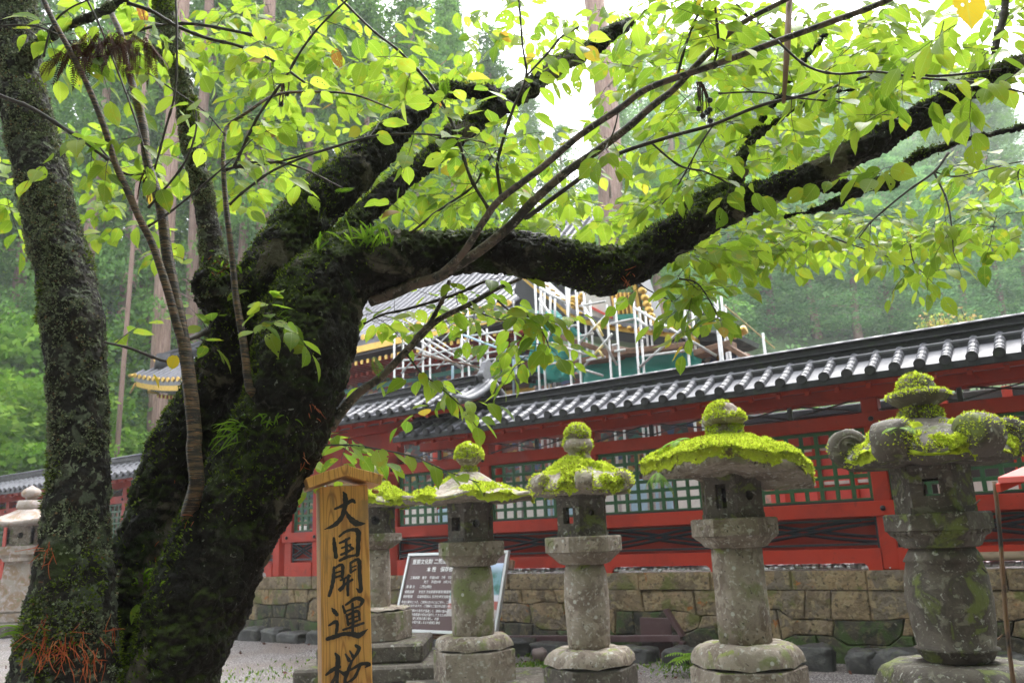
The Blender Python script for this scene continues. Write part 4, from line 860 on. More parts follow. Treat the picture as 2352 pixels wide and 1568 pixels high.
def firebox(mb, Rr, z0, z1, n, rot, openings, th=.06):
    for k in range(n):
        a0, a1 = rot+2*PI*k/n, rot+2*PI*(k+1)/n; A = Vector((math.cos(a0), math.sin(a0), 0))*Rr; B = Vector((math.cos(a1), math.sin(a1), 0))*Rr; L = (B-A).length; U = (B-A)/L; Nn = -Vector((math.cos((a0+a1)/2), math.sin((a0+a1)/2), 0)); H = z1-z0
        holes = []; o = openings[k % len(openings)]
        if o and o[0] == 'r': w_, h_, cz = o[1], o[2], o[3]; holes = [[(L/2-w_/2, cz-h_/2), (L/2+w_/2, cz-h_/2), (L/2+w_/2, cz+h_/2), (L/2-w_/2, cz+h_/2)]]
        if o and o[0] == 'c': holes = [[(L/2+o[1]*math.cos(2*PI*j/18), o[2]+o[1]*math.sin(2*PI*j/18)) for j in range(18)]]
        mb.plate([(0, 0), (L, 0), (L, H), (0, H)], holes, th, lambda u, v, q: A+U*u+Nn*q+Vector((0, 0, z0+v)))
        # raised frame mouldings
        for (u0, u1, v0, v1) in ((.015, L-.015, 0, .045), (.015, L-.015, H-.045, H)): mb.bbox(A+U*u0-Nn*.012+Vector((0, 0, z0+v0)), U*(u1-u0), Nn*.02, (0, 0, v1-v0), .004)
def roughen(me, amp, sc, seed=0):
    for v in me.vertices:
        n = v.normal; v.co += n*amp*(mn.noise(v.co*sc+Vector((seed, 0, 0)))+.5*mn.noise(v.co*sc*2.7+Vector((0, seed, 0))))
def mossmask(p, seed, sc=4.5): return mn.noise(p*sc+Vector((seed, seed, 0)))+.4*mn.noise(p*sc*3+Vector((0, seed, 0)))
def fuzz(parent, srcs, n, size, seed, thr, mat='moss_fuzz', zmin=.15, lift=0, every=False, extra=None):
    rg = np.random.default_rng(seed); P = []; N = []
    tot = sum(1 for _ in srcs)
    for o in srcs:
        p, nr_ = samp(o, n//tot, rg); mk = np.array([mossmask(Vector(q), seed) for q in p]); ok = ((nr_[:, 2] > zmin) & (mk > thr)) if not every else (mk > -9)
        if extra is not None: ok &= extra(p)
        P.append(p[ok]); N.append(nr_[ok])
    P = np.concatenate(P); N = np.concatenate(N)
    V, F, r_ = cards(P, unit(N+np.array([0, 0, .15])), size, .45, .6, lift, rng=rg); return link('moss', npmesh(V, F, r_), M[mat], parent)
def lantern(name, loc, d, label, yaw=0, mat='stone', seed=1, lean=(0, 0)):
    r_ = empty(name, loc, yaw, label=label, cat='stone lantern'); r_.rotation_euler = (lean[0], lean[1], yaw); Z = d['z']; m_ = M[mat]; n = d.get('n', 6); rot = d.get('rot', 0)
    parts = {}
    def done(nm, mb, sm=False, mt=None, amp=.006, sc=6):
        me = mb.mesh(True); me.update(); roughen(me, amp, sc, seed); o = link(nm, me, mt or m_, r_, sm); parts[nm] = o; return o
    for i, (w_, z0, z1) in enumerate(d.get('tiers', [])):
        mb = MB(); mb.bbox((-w_/2, -w_/2, z0), (w_, 0, 0), (0, w_, 0), (0, 0, z1-z0), .03); done('plinth_slab', mb, mt=M['stone_dark'])
    mb = MB(); ngon_prism(mb, d['base_r'], d['base_r'], Z[0], Z[1], n, rot, .015); done('base', mb, mt=M[d.get('base_mat', 'stone_dark')], amp=.004)
    mb = MB(); hD = Z[2]-Z[1]; NP = 72
    rings = []
    for i in range(9):
        s = i/8; rr = d['base_r']*(1-s)**.0; q = d['base_r']*.985*(math.cos(s*PI/2)**.55)*(1-d['col_r']*1.12/d['base_r'])+d['col_r']*1.12
        rings.append([Vector((math.cos(2*PI*k/NP)*q*(polyr(2*PI*k/NP, n, rot)*(1-s**2.5)+s**2.5), math.sin(2*PI*k/NP)*q*(polyr(2*PI*k/NP, n, rot)*(1-s**2.5)+s**2.5), Z[1]+hD*math.sin(s*PI/2)+.03*(1-s)**3*abs(math.cos(n*(2*PI*k/NP-rot)/2)))) for k in range(NP)])
    vs = [v for rw_ in rings for v in rw_]+[Vector((0, 0, Z[2]))]; mb.add(vs, [(i*NP+k, i*NP+(k+1) % NP, (i+1)*NP+(k+1) % NP, (i+1)*NP+k) for i in range(8) for k in range(NP)]+[(8*NP+k, 8*NP+(k+1) % NP, 9*NP) for k in range(NP)])
    done('base_dome', mb, True, amp=.012, sc=8)
    mb = MB(); prof = d['col']; cr = d['col_r']
    mb.lathe([(cr*a, Z[2]-.01+(Z[3]-Z[2]+.01)*b) for a, b in prof], 36, jit=.02) if not d.get('sqcol') else mb.lathe([(cr*1.25*a, Z[2]+(Z[3]-Z[2])*b) for a, b in prof], 4, rot=rot)
    done('column', mb, not d.get('sqcol'), amp=.008, sc=4)
    mb = MB(); pr = d['plat_r']
    np_ = d.get('pn', n)
    mb.lathe([(cr*1.02, Z[3]-.005), (cr*1.3, Z[3]+(Z[4]-Z[3])*.15), (pr*.86, Z[3]+(Z[4]-Z[3])*.75), (pr*.93, Z[4])], np_*4 if np_ > 4 else 4, rot=rot) if 0 else None
    K_ = 60; prf = [(min(cr, pr*.68), 0), (min(cr*1.2, pr*.74), .12), (pr*.82, .6), (pr*.93, .88), (pr*.965, 1.0)]
    vs = [Vector((math.cos(2*PI*k/K_)*a*(1-b*(1-polyr(2*PI*k/K_, n, rot))), math.sin(2*PI*k/K_)*a*(1-b*(1-polyr(2*PI*k/K_, n, rot))), Z[3]+(Z[4]-Z[3])*b)) for a, b in prf for k in range(K_)]
    mb.add(vs, [(i*K_+k, i*K_+(k+1) % K_, (i+1)*K_+(k+1) % K_, (i+1)*K_+k) for i in range(4) for k in range(K_)]+[tuple(range(K_))[::-1]])
    if d.get('petals'):
        for k in range(24): a = 2*PI*k/24; mb.lathe([(.001, -.035), (.03, -.02), (.038, .0), (.03, .015), (.001, .02)], 8, Vector((math.cos(a)*pr*.88*polyr(a, n, rot), math.sin(a)*pr*.88*polyr(a, n, rot), Z[4]-.005)))
    ngon_prism(mb, pr, pr, Z[4], Z[5], n, rot, .012)
    if d.get('carve', 1):
        for k in range(n):
            am = rot+2*PI*(k+.5)/n; c = Vector((math.cos(am), math.sin(am), 0))*pr*math.cos(PI/n); U = Vector((-math.sin(am), math.cos(am), 0)); zc = (Z[4]+Z[5])/2; hw_ = pr*math.sin(PI/n)*.82; hh = (Z[5]-Z[4])*.34
            pts = [c+U*hw_*math.cos(a)*1.0*(abs(math.cos(a))**-.3 if abs(math.cos(a)) > .1 else 1)*.9+Vector((0, 0, zc+hh*math.sin(a))) for a in [2*PI*j/20 for j in range(21)]]
            mb.tube(pts, .005, 5); mb.lathe([(.001, -.02), (.022, -.012), (.026, 0), (.022, .012), (.001, .02)], 8, c+Vector((0, 0, zc)))
    done('platform', mb, amp=.003)
    mb = MB(); firebox(mb, d['fire_r'], Z[5], Z[6], n, d.get('frot', rot), d['open']); o = mb.build('firebox', M[d.get('fire_mat', 'stone_dark')], r_, fix=True); parts['firebox'] = o
    # roof
    k = d['kasa']; mb = MB(); RZ = Z[6]; H = Z[7]-Z[6]-k['th']
    base = dict(R_=d['roof_r'], H=H, n=k.get('n', n), rot=k.get('rot', rot), lift=k['lift'], sag=k.get('sag', 1.5), rin=d['neck_r'], rnd_=k.get('rnd', 0), warp=k.get('warp'))
    kasa(mb, th=k['th'], **base); mb.v = [(v[0], v[1], v[2]+RZ+k['th']) for v in mb.v]
    if k.get('scroll'):
        sr, sw = k['scroll'][:2]; nn_ = base['n']
        for j in range(nn_):
            a = base['rot']+2*PI*j/nn_; Dv = Vector((math.cos(a), math.sin(a), 0)); U = Vector((-math.sin(a), math.cos(a), 0)); c = Dv*(d['roof_r']-sr*.55)+Vector((0, 0, RZ+k['th']+k['lift']+sr*.25))
            vs = []; m_n = 20
            for q, (ww, rs) in enumerate(((-.5, .72), (-.46, .95), (-.2, 1.04), (.2, 1.04), (.46, .95), (.5, .72))):
                vs += [c+U*sw*ww+(Dv*math.cos(2*PI*i/m_n)+Vector((0, 0, math.sin(2*PI*i/m_n))))*sr*rs for i in range(m_n)]
            mb.add(vs, [(q*m_n+i, q*m_n+(i+1) % m_n, (q+1)*m_n+(i+1) % m_n, (q+1)*m_n+i) for q in range(5) for i in range(m_n)]+[tuple(range(m_n))[::-1], tuple(5*m_n+i for i in range(m_n))])
            # spiral groove relief on both ends, neck running back up the roof
            for sg in (-1, 1): mb.tube([c+U*sw*.5*sg+(Dv*math.cos(w_)+Vector((0, 0, math.sin(w_))))*sr*(.15+.6*w_/12) for w_ in [x*.5 for x in range(2, 24)]], .012, 5)
            mb.tube([c+Vector((0, 0, sr*.5)), Dv*(d['roof_r']*.62)+Vector((0, 0, RZ+k['th']+H*.28)), Dv*(d['roof_r']*.3)+Vector((0, 0, RZ+k['th']+H*.62))], [sw*.45, sw*.38, sw*.15], 10)
    roofo = done('roof', mb, True, amp=k.get('amp', .012), sc=7)
    # finial
    mb = MB(); h0 = Z[7]-.02; 
    if d.get('fn'): 
        for (a, b, z0, z1) in d['fn']: ngon_prism(mb, a, b, h0+z0, h0+z1, 6, rot, .02)
    mb.lathe([(a, h0+b) for a, b in d['fin']], 28, jit=.03); fo = done('finial', mb, True, amp=.01, sc=9)
    if 'moss' in d:
        thr, thick, nf, fs = d['moss']; mb = MB()
        def off(phi, s):
            p = Vector((math.cos(phi)*s, math.sin(phi)*s, 0)); mk = mossmask(p, seed, 2.6)-thr; e = min(1, max(0, mk*4))
            return -.03+(.03+thick*(.55+.45*mn.noise(p*6+Vector((seed, 0, 0)))))*e
        b2 = dict(base); b2['R_'] = d['roof_r']*1.012; kasa(mb, th=0, off=off, K=26, NP=140, **b2); mb.v = [(v[0], v[1], v[2]+RZ+k['th']) for v in mb.v]
        # droop over the rim
        nv = len(mb.v); NP2 = 140; rim = mb.v[-NP2:]; dr = []
        for i, v in enumerate(rim):
            phi = 2*PI*i/NP2; p = Vector((math.cos(phi), math.sin(phi), 0)); mk = min(1, max(0, (mossmask(p, seed, 2.6)-thr)*3)); dr.append((v[0]*1.0, v[1]*1.0, v[2]-(.02+.10*mk*(.6+.8*abs(mn.noise(p*9+Vector((0, 0, seed)))))) if mk > .02 else v[2]-.01))
        mb.add(dr, []); mb.f += [(nv-NP2+i, nv-NP2+(i+1) % NP2, nv+(i+1) % NP2, nv+i) for i in range(NP2)]; mb.mi += [0]*NP2
        me = mb.mesh(); me.update(); roughen(me, .012, 22, seed); mo = link('moss_cap', me, M['moss'], roofo, True)
        rg = np.random.default_rng(seed); p, q = samp(mo, nf, rg); mk = np.array([mossmask(Vector((a[0]/d['roof_r'], a[1]/d['roof_r'], 0)), seed, 2.6)-thr for a in p]); ok = mk > .03
        p2, q2 = samp(fo, nf//5, rg); mk2 = np.array([mossmask(Vector(a), seed, 5)-d.get('fthr', 0) for a in p2]); ok2 = (mk2 > 0) & (q2[:, 2] > -.3)
        P = np.concatenate([p[ok], p2[ok2]]); N = np.concatenate([q[ok], q2[ok2]]); N[:, 2] = np.abs(N[:, 2])+.1
        if k.get('scroll'):
            p3, q3 = samp(roofo, nf//2, rg); ok3 = (np.hypot(p3[:, 0], p3[:, 1]) > d['roof_r']*.8) & (q3[:, 2] > -.2) & (np.array([mossmask(Vector(a), seed+3, 4) for a in p3]) > d.get('sthr', -.1)); P = np.concatenate([P, p3[ok3]]); N = np.concatenate([N, q3[ok3]])
        V, F, rr_ = cards(P, unit(N), fs, .5, .55, rng=rg); link('moss', npmesh(V, F, rr_), M['moss_fuzz'], roofo)
    return r_
COLB = [(.93, 0), (1.0, .04), (1.02, .3), (1.03, .55), (.99, .85), (.93, .97), (.9, 1)]
FINB = [(.09, 0), (.085, .05), (.07, .10), (.11, .12), (.165, .18), (.172, .25), (.14, .32), (.07, .36), (.02, .385), (.001, .39)]
def gpos(cx, Y): p = at(cx, 1245, Y); return (p.x, Y, 0)
OP = [('r', .13, .17, .23), ('c', .045, .23)]
SC = lambda z, o=0: [q+o for q in z]
lantern('stone_lantern', gpos(1082, 10.3), dict(z=[0, .38, .54, 1.32, 1.44, 1.61, 2.07, 2.44], base_r=.49, col_r=.25, col=COLB, plat_r=.405, fire_r=.285, roof_r=.90, neck_r=.13, rot=R(-8), frot=R(-42), open=[('r', .15, .16, .21), ('c', .05, .21)],
    tiers=[(1.65, -.03, .04)], kasa=dict(lift=.05, th=.05, sag=1.7, rot=R(-30)), fin=FINB, moss=(.02, .05, 26000, .03), fthr=.0, base_mat='stone'), 'second stone lantern, thin pointed roof patched with bright moss, brown board right behind it', seed=2)
lantern('stone_lantern', gpos(1340, 9.1), dict(z=[0, .32, .49, 1.33, 1.45, 1.62, 2.05, 2.42], base_r=.49, col_r=.225, col=[(.9, 0), (.98, .06), (1.02, .3), (1.05, .6), (1.0, .88), (.9, 1)], plat_r=.415, fire_r=.29, roof_r=.56, neck_r=.15, rot=R(4), frot=R(-40), open=[('r', .13, .17, .22), ('c', .032, .24)],
    kasa=dict(lift=.03, th=.07, sag=.75, scroll=(.10, .17), rot=R(-30), rnd=.4), fin=[(.13, 0), (.14, .05), (.11, .12), (.15, .14), (.165, .19), (.14, .25), (.10, .27), (.13, .29), (.13, .35), (.08, .41), (.001, .435)], moss=(-.12, .07, 26000, .028), fthr=-.1, sthr=-.25), 'third stone lantern, domed mossy roof with small curled corner scrolls', seed=9)
def warp4(v, phi, s):
    # irregular slab roof: sags at one side, one corner droops
    c, s_ = math.cos(phi), math.sin(phi); v = Vector(v); v.x *= 1.0+.04*max(0, -c); v.z += .03*s*max(0, -c)+.035*s*math.sin(phi*3+1)
    if v.x > .5: v.z -= .9*(v.x-.5)**1.25
    v.z += .03*mn.noise(v*3)*s; return v
lantern('stone_lantern', gpos(1690, 8.0), dict(z=[0, .42, .62, 1.46, 1.56, 1.73, 2.14, 2.45], base_r=.52, col_r=.24, col=[(1.0, 0), (1.0, .3), (.98, .6), (.97, .9), (.97, 1)], plat_r=.40, fire_r=.30, roof_r=.80, neck_r=.16, rot=R(-12), frot=R(-35), open=[('r', .10, .22, .2), ('c', .045, .2)],
    kasa=dict(lift=.0, th=.09, sag=.8, rnd=.35, warp=warp4, rot=R(0), amp=.02), fn=[(.165, .165, 0, .19)], fin=[(.1, .18), (.19, .19), (.21, .23), (.19, .28), (.16, .30), (.15, .34), (.1, .39), (.001, .42)], moss=(-.75, .10, 60000, .026), fthr=-.35, base_mat='stone'), 'fourth stone lantern, wide flat roof slab smothered in thick bright moss', seed=14)
lantern('stone_lantern', gpos(2160, 6.6), dict(z=[0, .34, .60, 1.43, 1.55, 1.69, 2.05, 2.42], base_r=.62, col_r=.305, col=[(.66, 0), (.80, .04), (.93, .12), (.98, .125), (.88, .14), (.95, .3), (1.0, .55), (.97, .75), (.88, .87), (.94, .88), (.84, .95), (.76, 1)], plat_r=.385, fire_r=.29, roof_r=.66, neck_r=.16, rot=R(-25), frot=R(32.5), petals=1, carve=0, open=[('r', .11, .13, .19), None, None],
    kasa=dict(lift=.06, th=.08, sag=.6, scroll=(.155, .24), rot=R(-18), rnd=.3), fn=[(.17, .16, 0, .12)], fin=[(.12, .12), (.2, .16), (.235, .20), (.225, .235), (.15, .25), (.14, .29), (.12, .34), (.06, .385), (.001, .40)], moss=(-.02, .05, 30000, .022), fthr=-.25, sthr=-.02, base_mat='stone_dark'), 'largest stone lantern at the right, barrel shaped column and huge curled roof scrolls', seed=21, mat='stone_dark')
lantern('stone_lantern', gpos(868, 11.3), dict(z=[.42, .78, .83, 1.56, 1.65, 1.76, 2.10, 2.40], base_r=.44, col_r=.165, col=COLB, plat_r=.32, fire_r=.23, roof_r=.56, neck_r=.11, rot=R(10), frot=R(-60), open=[None, ('c', .06, .17)],
    tiers=[(1.75, 0, .2), (1.3, .2, .42)], kasa=dict(lift=.03, th=.06, sag=1.1, rot=R(-30)), fin=[(.09, 0), (.10, .08), (.08, .10), (.13, .13), (.135, .19), (.10, .26), (.001, .30)], moss=(-.25, .06, 22000, .03), fthr=.1, base_mat='stone'), 'first stone lantern half hidden behind the inscribed wooden post, raised on dark stepped slabs', seed=5)
for cx, Y, lb, yw in ((62, 19.5, 'pale weathered lantern with pinkish peaked roof, left of the lichen covered stem', 0), (272, 21.5, 'pale weathered lantern glimpsed between the lichen covered stem and the leaning cherry trunk', .4)):
    lantern('stone_lantern', gpos(cx, Y), dict(z=[.25, .45, .5, 1.55, 1.70, 1.90, 2.35, 2.75], base_r=.62, col_r=.38, col=[(1.1, 0), (.85, 1)], sqcol=1, plat_r=.62, fire_r=.42, roof_r=.98, neck_r=.2, rot=R(45)+yw, n=4, frot=R(45)+yw, open=[('c', .07, .24)], carve=0,
        tiers=[(2.2, 0, .25)], kasa=dict(lift=.06, th=.09, sag=1.3, rot=R(45)), fn=[(.30, .28, 0, .2)], fin=[(.1, .2), (.12, .26), (.2, .3), (.22, .38), (.16, .46), (.03, .53), (.001, .55)], base_mat='stone_pale', fire_mat='stone'), lb, seed=int(cx)+1, mat='stone_pale')
# ------------------------------------------------------------ inscribed post
T = at(779, 1112, 2.9); PH = T.z; UZ = 2.9/1890/3.1; PW = .169
ps_ = empty('wooden_post', (T.x+.026*PH, 2.9+.085, 0), label='square wooden post with brushed black characters and a little gabled cap beside the cherry trunk', cat='post'); ps_.rotation_euler = (0, -.026, R(18))
mb = MB(); mb.bbox((-PW/2, 0, -.1), (PW, 0, 0), (0, PW, 0), (0, 0, PH+.1), .003); mb.build('post', M['wood'], ps_)
mb = MB(); hs_ = .125; rise = .038; tk = .036; dp0, dp1 = -.045, PW+.045
for sg in (-1, 1):
    A = Vector((0, dp0-(0.002 if sg < 0 else 0), PH-.005+rise)); X = Vector((sg*hs_, 0, -rise*1.0)); nrm = Vector((sg*rise, 0, hs_)).normalized()
    if sg < 0: A = A-X*.18; X = X*1.18
    mb.bbox(A, X, (0, dp1-dp0, 0), nrm*tk, .002)
mb.build('cap', M['wood'], ps_)
ST = [[(268,320,12),(330,296,22),(390,266,24),(410,282,14)],[(326,200,6),(340,232,30),(340,300,30),(318,378,28),(268,432,26),(198,460,4)],[(346,338,8),(370,385,28),(420,430,38),(482,436,6)],
[(262,525,14),(266,575,24),(277,655,24)],[(300,516,12),(340,486,16),(392,474,20),(432,490,32),(433,560,28),(428,648,26),(412,656,8)],[(302,562,12),(340,548,16),(370,532,14)],[(316,598,10),(350,588,14),(378,578,12)],[(346,540,16),(350,595,18),(348,642,16)],[(312,644,14),(350,630,16),(398,606,12)],[(374,590,12),(392,608,20)],[(303,684,16),(350,664,20),(410,654,12)],
[(262,728,14),(260,800,24),(248,860,22),(230,918,20)],[(265,735,12),(308,714,18),(324,732,22),(320,798,20)],[(272,767,9),(312,757,9)],[(262,800,12),(318,786,12)],[(378,712,12),(380,772,16)],[(378,706,14),(420,686,18),(440,702,26),(442,780,24),(450,905,24),(420,886,6)],[(386,738,8),(418,728,8)],[(384,770,10),(416,752,10)],[(308,820,10),(375,795,14)],[(298,882,14),(340,850,16),(390,822,14)],[(332,812,14),(328,868,16),(305,894,8)],[(364,790,16),(358,860,18),(360,924,16)],
[(248,1004,6),(264,1025,24),(284,1050,20)],[(228,1118,10),(272,1098,22),(286,1116,20),(278,1180,18)],[(218,1206,22),(270,1196,26),(330,1184,22),(390,1192,28),(440,1202,34),(498,1168,4)],[(324,996,12),(340,1042,18)],[(345,990,12),(415,952,22),(462,972,26),(440,1012,10)],[(350,1032,10),(432,1010,12)],[(350,1058,14),(362,1126,16)],[(352,1062,12),(428,1040,18),(442,1098,14)],[(362,1090,9),(430,1074,9)],[(362,1120,12),(428,1104,12)],[(326,1156,12),(400,1140,14),(468,1124,14)],[(392,985,14),(394,1090,18),(392,1184,18)],
[(210,1440,12),(255,1412,24),(302,1398,18)],[(272,1306,10),(292,1345,28),(284,1440,24),(286,1590,22)],[(282,1440,12),(248,1500,20),(206,1548,6)],[(294,1420,10),(340,1452,22)],[(342,1318,8),(368,1362,22)],[(372,1300,8),(398,1345,20)],[(414,1268,16),(436,1296,24),(388,1368,10)],[(386,1368,14),(362,1428,22),(340,1500,20),(395,1540,28),(436,1534,10)],[(330,1440,10),(390,1420,14),(450,1395,20),(510,1402,20),(480,1420,6)],[(442,1408,16),(402,1480,18),(338,1512,6)]]
mb = MB(); dz = .0006
for s_ in ST:
    q = spline(s_, 6); L = []; Rr = []
    for i, (x, y, w_) in enumerate(q):
        a = q[max(0, i-1)]; b = q[min(len(q)-1, i+1)]; tx, ty = b[0]-a[0], b[1]-a[1]; l = math.hypot(tx, ty) or 1; w2 = w_*(.56+.06*math.sin(i*1.7))+.8
        for (S_, sg) in ((L, 1), (Rr, -1)):
            X, Y_ = x-ty/l*w2*sg, y+tx/l*w2*sg; xl = 163+(Y_-180)*.0147; xr = 503+(Y_-180)*.0216; S_.append(((X-xl)/(xr-xl)*PW-PW/2, -dz, PH-(Y_-158)*UZ*.985))
    n = len(q)
    # rounded heads
    ca = Vector(((L[0][0]+Rr[0][0])/2, -dz, (L[0][2]+Rr[0][2])/2)); 
    mb.add(L+Rr, [(i, i+1, n+i+1, n+i) for i in range(n-1)])
    for e in (0, n-1):
        c = (Vector(L[e])+Vector(Rr[e]))/2; rr = (Vector(L[e])-c).length
        if rr > .001: mb.add([c+Vector((math.cos(a)*rr, -.00005, math.sin(a)*rr)) for a in [k*PI/6 for k in range(12)]], [tuple(range(12))])
    dz += .00012
mb.build('inscription', M['ink'], ps_)
# cicada shell clinging to the cap edge
cs = empty('cicada_shell', (0, 0, 0), label='empty brown cicada shell clinging to the right eave of the post cap', cat='cicada shell'); p = at(862, 1128, 2.88); cs.location = p; cs.rotation_euler = (0, R(12), R(18))
mb = MB(); mb.tube([(-.012, 0, 0), (-.008, 0, 0), (0, 0, -.001), (.008, 0, 0), (.013, 0, .001)], [.003, .006, .0075, .006, .002], 12); am = PM('amber_shell', (.4, .16, .04), (), .35, 0); mb.build('shell', am, cs, True)
mb = MB()
for k in range(3):
    for sg in (-1, 1): mb.tube([(-.008+k*.006, sg*.005, 0), (-.01+k*.007, sg*.009, .005), (-.009+k*.007, sg*.008, .011)], [.0011, .0009, .0006], 5)
mb.build('legs', am, cs)
# ------------------------------------------------------------ information board
bo = empty('information_board', at(1015, 1450, 12.35), -WA, label='brown information board in an aluminium frame leaning behind the second lantern', cat='sign board'); bo.rotation_euler = (R(-19), 0, -WA)
BW, BH = 1.86, 1.12
mb = MB(); mb.bbox((-BW/2, .005, 0), (BW, 0, 0), (0, .03, 0), (0, 0, BH), .004); mb.build('panel', M['brown'], bo)
mb = MB()
for (x, z, w_, h_) in ((-BW/2-.03, -.03, BW+.06, .045), (-BW/2-.03, BH-.015, BW+.06, .045), (-BW/2-.03, .015, .045, BH-.03), (BW/2-.015, .015, .045, BH-.03)): mb.bbox((x, -.015, z), (w_, 0, 0), (0, .06, 0), (0, 0, h_), .005)
mb.build('frame', M['aluminium'], bo)
def photo_panel(nm, x, z, w_, h_, seed):
    mt, t, p = nodes('printed_photograph'+str(seed)); co = coords(t, var=False); c = mixc(t, smooth(t, tex(t, co, 'n', 5), .4, .6), (.03, .13, .09), (.16, .3, .34)); sp = t.nodes.new('ShaderNodeSeparateXYZ'); t.links.new(co, sp.inputs[0]); zz = sp.outputs[2]
    c = mixc(t, smooth(t, zz, z+h_*.75, z+h_), c, (.5, .6, .8)); c = mixc(t, smooth(t, zz, z+h_*.46, z+h_*.42), c, (.55, .56, .62)); c = mixc(t, smooth(t, zz, z+h_*.34, z+h_*.32), c, (.35, .1, .08)); c = mixc(t, smooth(t, zz, z+h_*.2, z+h_*.17), c, (.45, .42, .42))
    val(t, p.inputs['Base Color'], c); p.inputs['Roughness'].default_value = .3; mb = MB(); mb.bbox((x, .0, z), (w_, 0, 0), (0, .006, 0), (0, 0, h_), .001); mb.build(nm, mt, bo)
photo_panel('photograph', .02, .22, .46, .56, 1); photo_panel('photograph', .50, .17, .40, .80, 2)
def text(body, size, x, z, y=-.0025):
    cu = bpy.data.curves.new('t', 'FONT'); cu.body = body; cu.size = size; cu.offset = .0012 if size > .08 else .0005; cu.resolution_u = 2; o = bpy.data.objects.new('t', cu); COL.objects.link(o)
    me = bpy.data.meshes.new_from_object(o.evaluated_get(bpy.context.evaluated_depsgraph_get())); vs = [(x+v.co.x, y, z+v.co.y) for v in me.vertices]; fs = [tuple(p.vertices) for p in me.polygons]
    bpy.data.objects.remove(o); bpy.data.curves.remove(cu); bpy.data.meshes.remove(me); return vs, fs
mb = MB()
for body, sz, x, z in (('重要文化財 二荒山神社', .082, -.84, .985), ('本 殿　保存修理工事', .082, -.52, .865), ('工事期間　着手　平成24年　7月　7日', .048, -.82, .755), ('完了　平成29年　3月31日', .048, -.53, .69), ('事 業 主　　二荒山神社', .048, -.86, .62), ('補助指導　　文化庁 文化財部参事官(建造物担当)', .046, -.87, .545), ('設計監理　　公益財団法人 日光社寺文化財保存会', .046, -.88, .475),
    ('修理工事中につき、ご参拝の方々にはご不便、ご迷惑を', .042, -.90, .395), ('お掛けしておりますが、ご理解とご協力をお願い致します。', .042, -.90, .34), ('　前回の大修理から年月が経過して、建物の傷みが', .042, -.90, .27), ('進み、また、外部塗装の劣化が進行してきたため、', .042, -.90, .215), ('屋根の葺替え、漆と彩色の塗り直し、木部', .042, -.90, .16), ('の補修、飾金具の取り直しなどの修理工事を', .042, -.90, .105), ('行うものです。', .042, -.90, .055)):
    v, f = text(body, sz, x, z); mb = MB(); mb.add(v, f); mb.build('lettering', M['paper'], bo)
for dx in (-.75, .75):
    mb = MB(); mb.bbox((dx-.04, .05, -.35), (.08, 0, 0), (0, .06, 0), (0, 0, BH+.3), .006); mb.build('back_post', M['plank'], bo)
mb = MB(); mb.bbox((-1.02, .05, .90), (2.04, 0, 0), (0, .06, 0), (0, 0, .13), .006); mb.bbox((-1.02, .05, -.08), (2.04, 0, 0), (0, .06, 0), (0, 0, .13), .006); mb.build('back_rail', M['plank'], bo)
# ------------------------------------------------------------ toppled arrow signpost
ta, ha = wp(1168, 1464, .30); tb, hb = wp(1566, 1464, .30); ar = empty('arrow_signpost', W((ta+tb)/2, .30, -CZ), label='brown arrow signpost lying on its side along the foot of the wall', cat='sign'); I = Matrix.Translation(-ar.location)
mb = MB(); mb.bbox(I @ W(ta, .26, ha-.05), WD*(tb-ta)+Vector((0, 0, hb-ha)), WN*.07, (0, 0, .085), .006); mb.build('shaft', M['brown'], ar)
mb = MB(); mb.bbox(I @ W(tb-.62, .34, hb-.30), WD*.46, WN*.03, (0, 0, .54), .004); mb.build('arrow_board', M['brown'], ar)
for sg in (-1, 1):
    mb = MB(); a = I @ W(tb, .24, hb-.01+sg*.02); v = WD*-.22+Vector((0, 0, sg*.34)); mb.bbox(a, v, WN*.10, (WD*.05+Vector((0, 0, sg*.02))), .004); mb.build('arrow_head', M['brown'], ar)
for t_ in (ta+.15, tb-1.3): mb = MB(); rock(mb, (0, 0, 0), .12, (1.3, 1, .9), t_); o = mb.build('prop_stone', M['darkstone'], None, True, label='small dark stone propping the fallen arrow signpost near its '+('left' if t_ < ta+1 else 'right')+' end', cat='stone'); o.location = W(t_, .30, -CZ+.02)
rp = at(1393, 1508, 10.6); mb = MB(); rock(mb, (0, 0, .07), .11, (1, 1, .8), 4); o = mb.build('pebble', PM('pinkish_stone', (.2, .15, .14)), None, True, label='rounded pinkish stone on the gravel behind the third lantern', cat='stone'); P_ = at(1240, 1515, 1)-Vector((0, 0, CZ)); P_ *= -CZ/P_.z; o.location = (P_.x, P_.y, 0)
# ------------------------------------------------------------ scorched bamboo pole and red canopy board
a = at(2283, 1105, 5.4); b = at(2287, 1440, 5.4); bpole = empty('bamboo_pole', (b.x, b.y, 0), label='thin scorched bamboo pole standing behind the largest lantern at the right', cat='pole'); I = Matrix.Translation(-bpole.location)
mb = MB(); N_ = 34; q = []; rr = []
for i in range(N_+1):
    s_ = i/N_; p = (b+(a-b)*1.0)*s_+Vector((b.x, b.y, 0))*(1-s_); p = Vector((b.x+(a.x-b.x)*s_+.006*math.sin(s_*9), b.y, a.z*s_)); q.append(I @ p); rr.append(.013*(1.25 if i % 6 == 0 else 1))
mb.tube(q, rr, 10); mb.build('stem', M['bamboo'], bpole, True)
for z in (.9, 1.3, 1.72): mb = MB(); mb.tube([(0, 0, z), (.03*(1 if z != 1.3 else -1), -.01, z+.03)], [.007, .004], 6); mb.build('branch_stub', M['bamboo'], bpole)
mb = MB(); mb.tube([I @ a+Vector((0, 0, -.1)), I @ at(2300, 1105, 5.4), I @ at(2352, 1085, 5.4)], .006, 6); mb.build('side_branch', M['bamboo'], bpole)
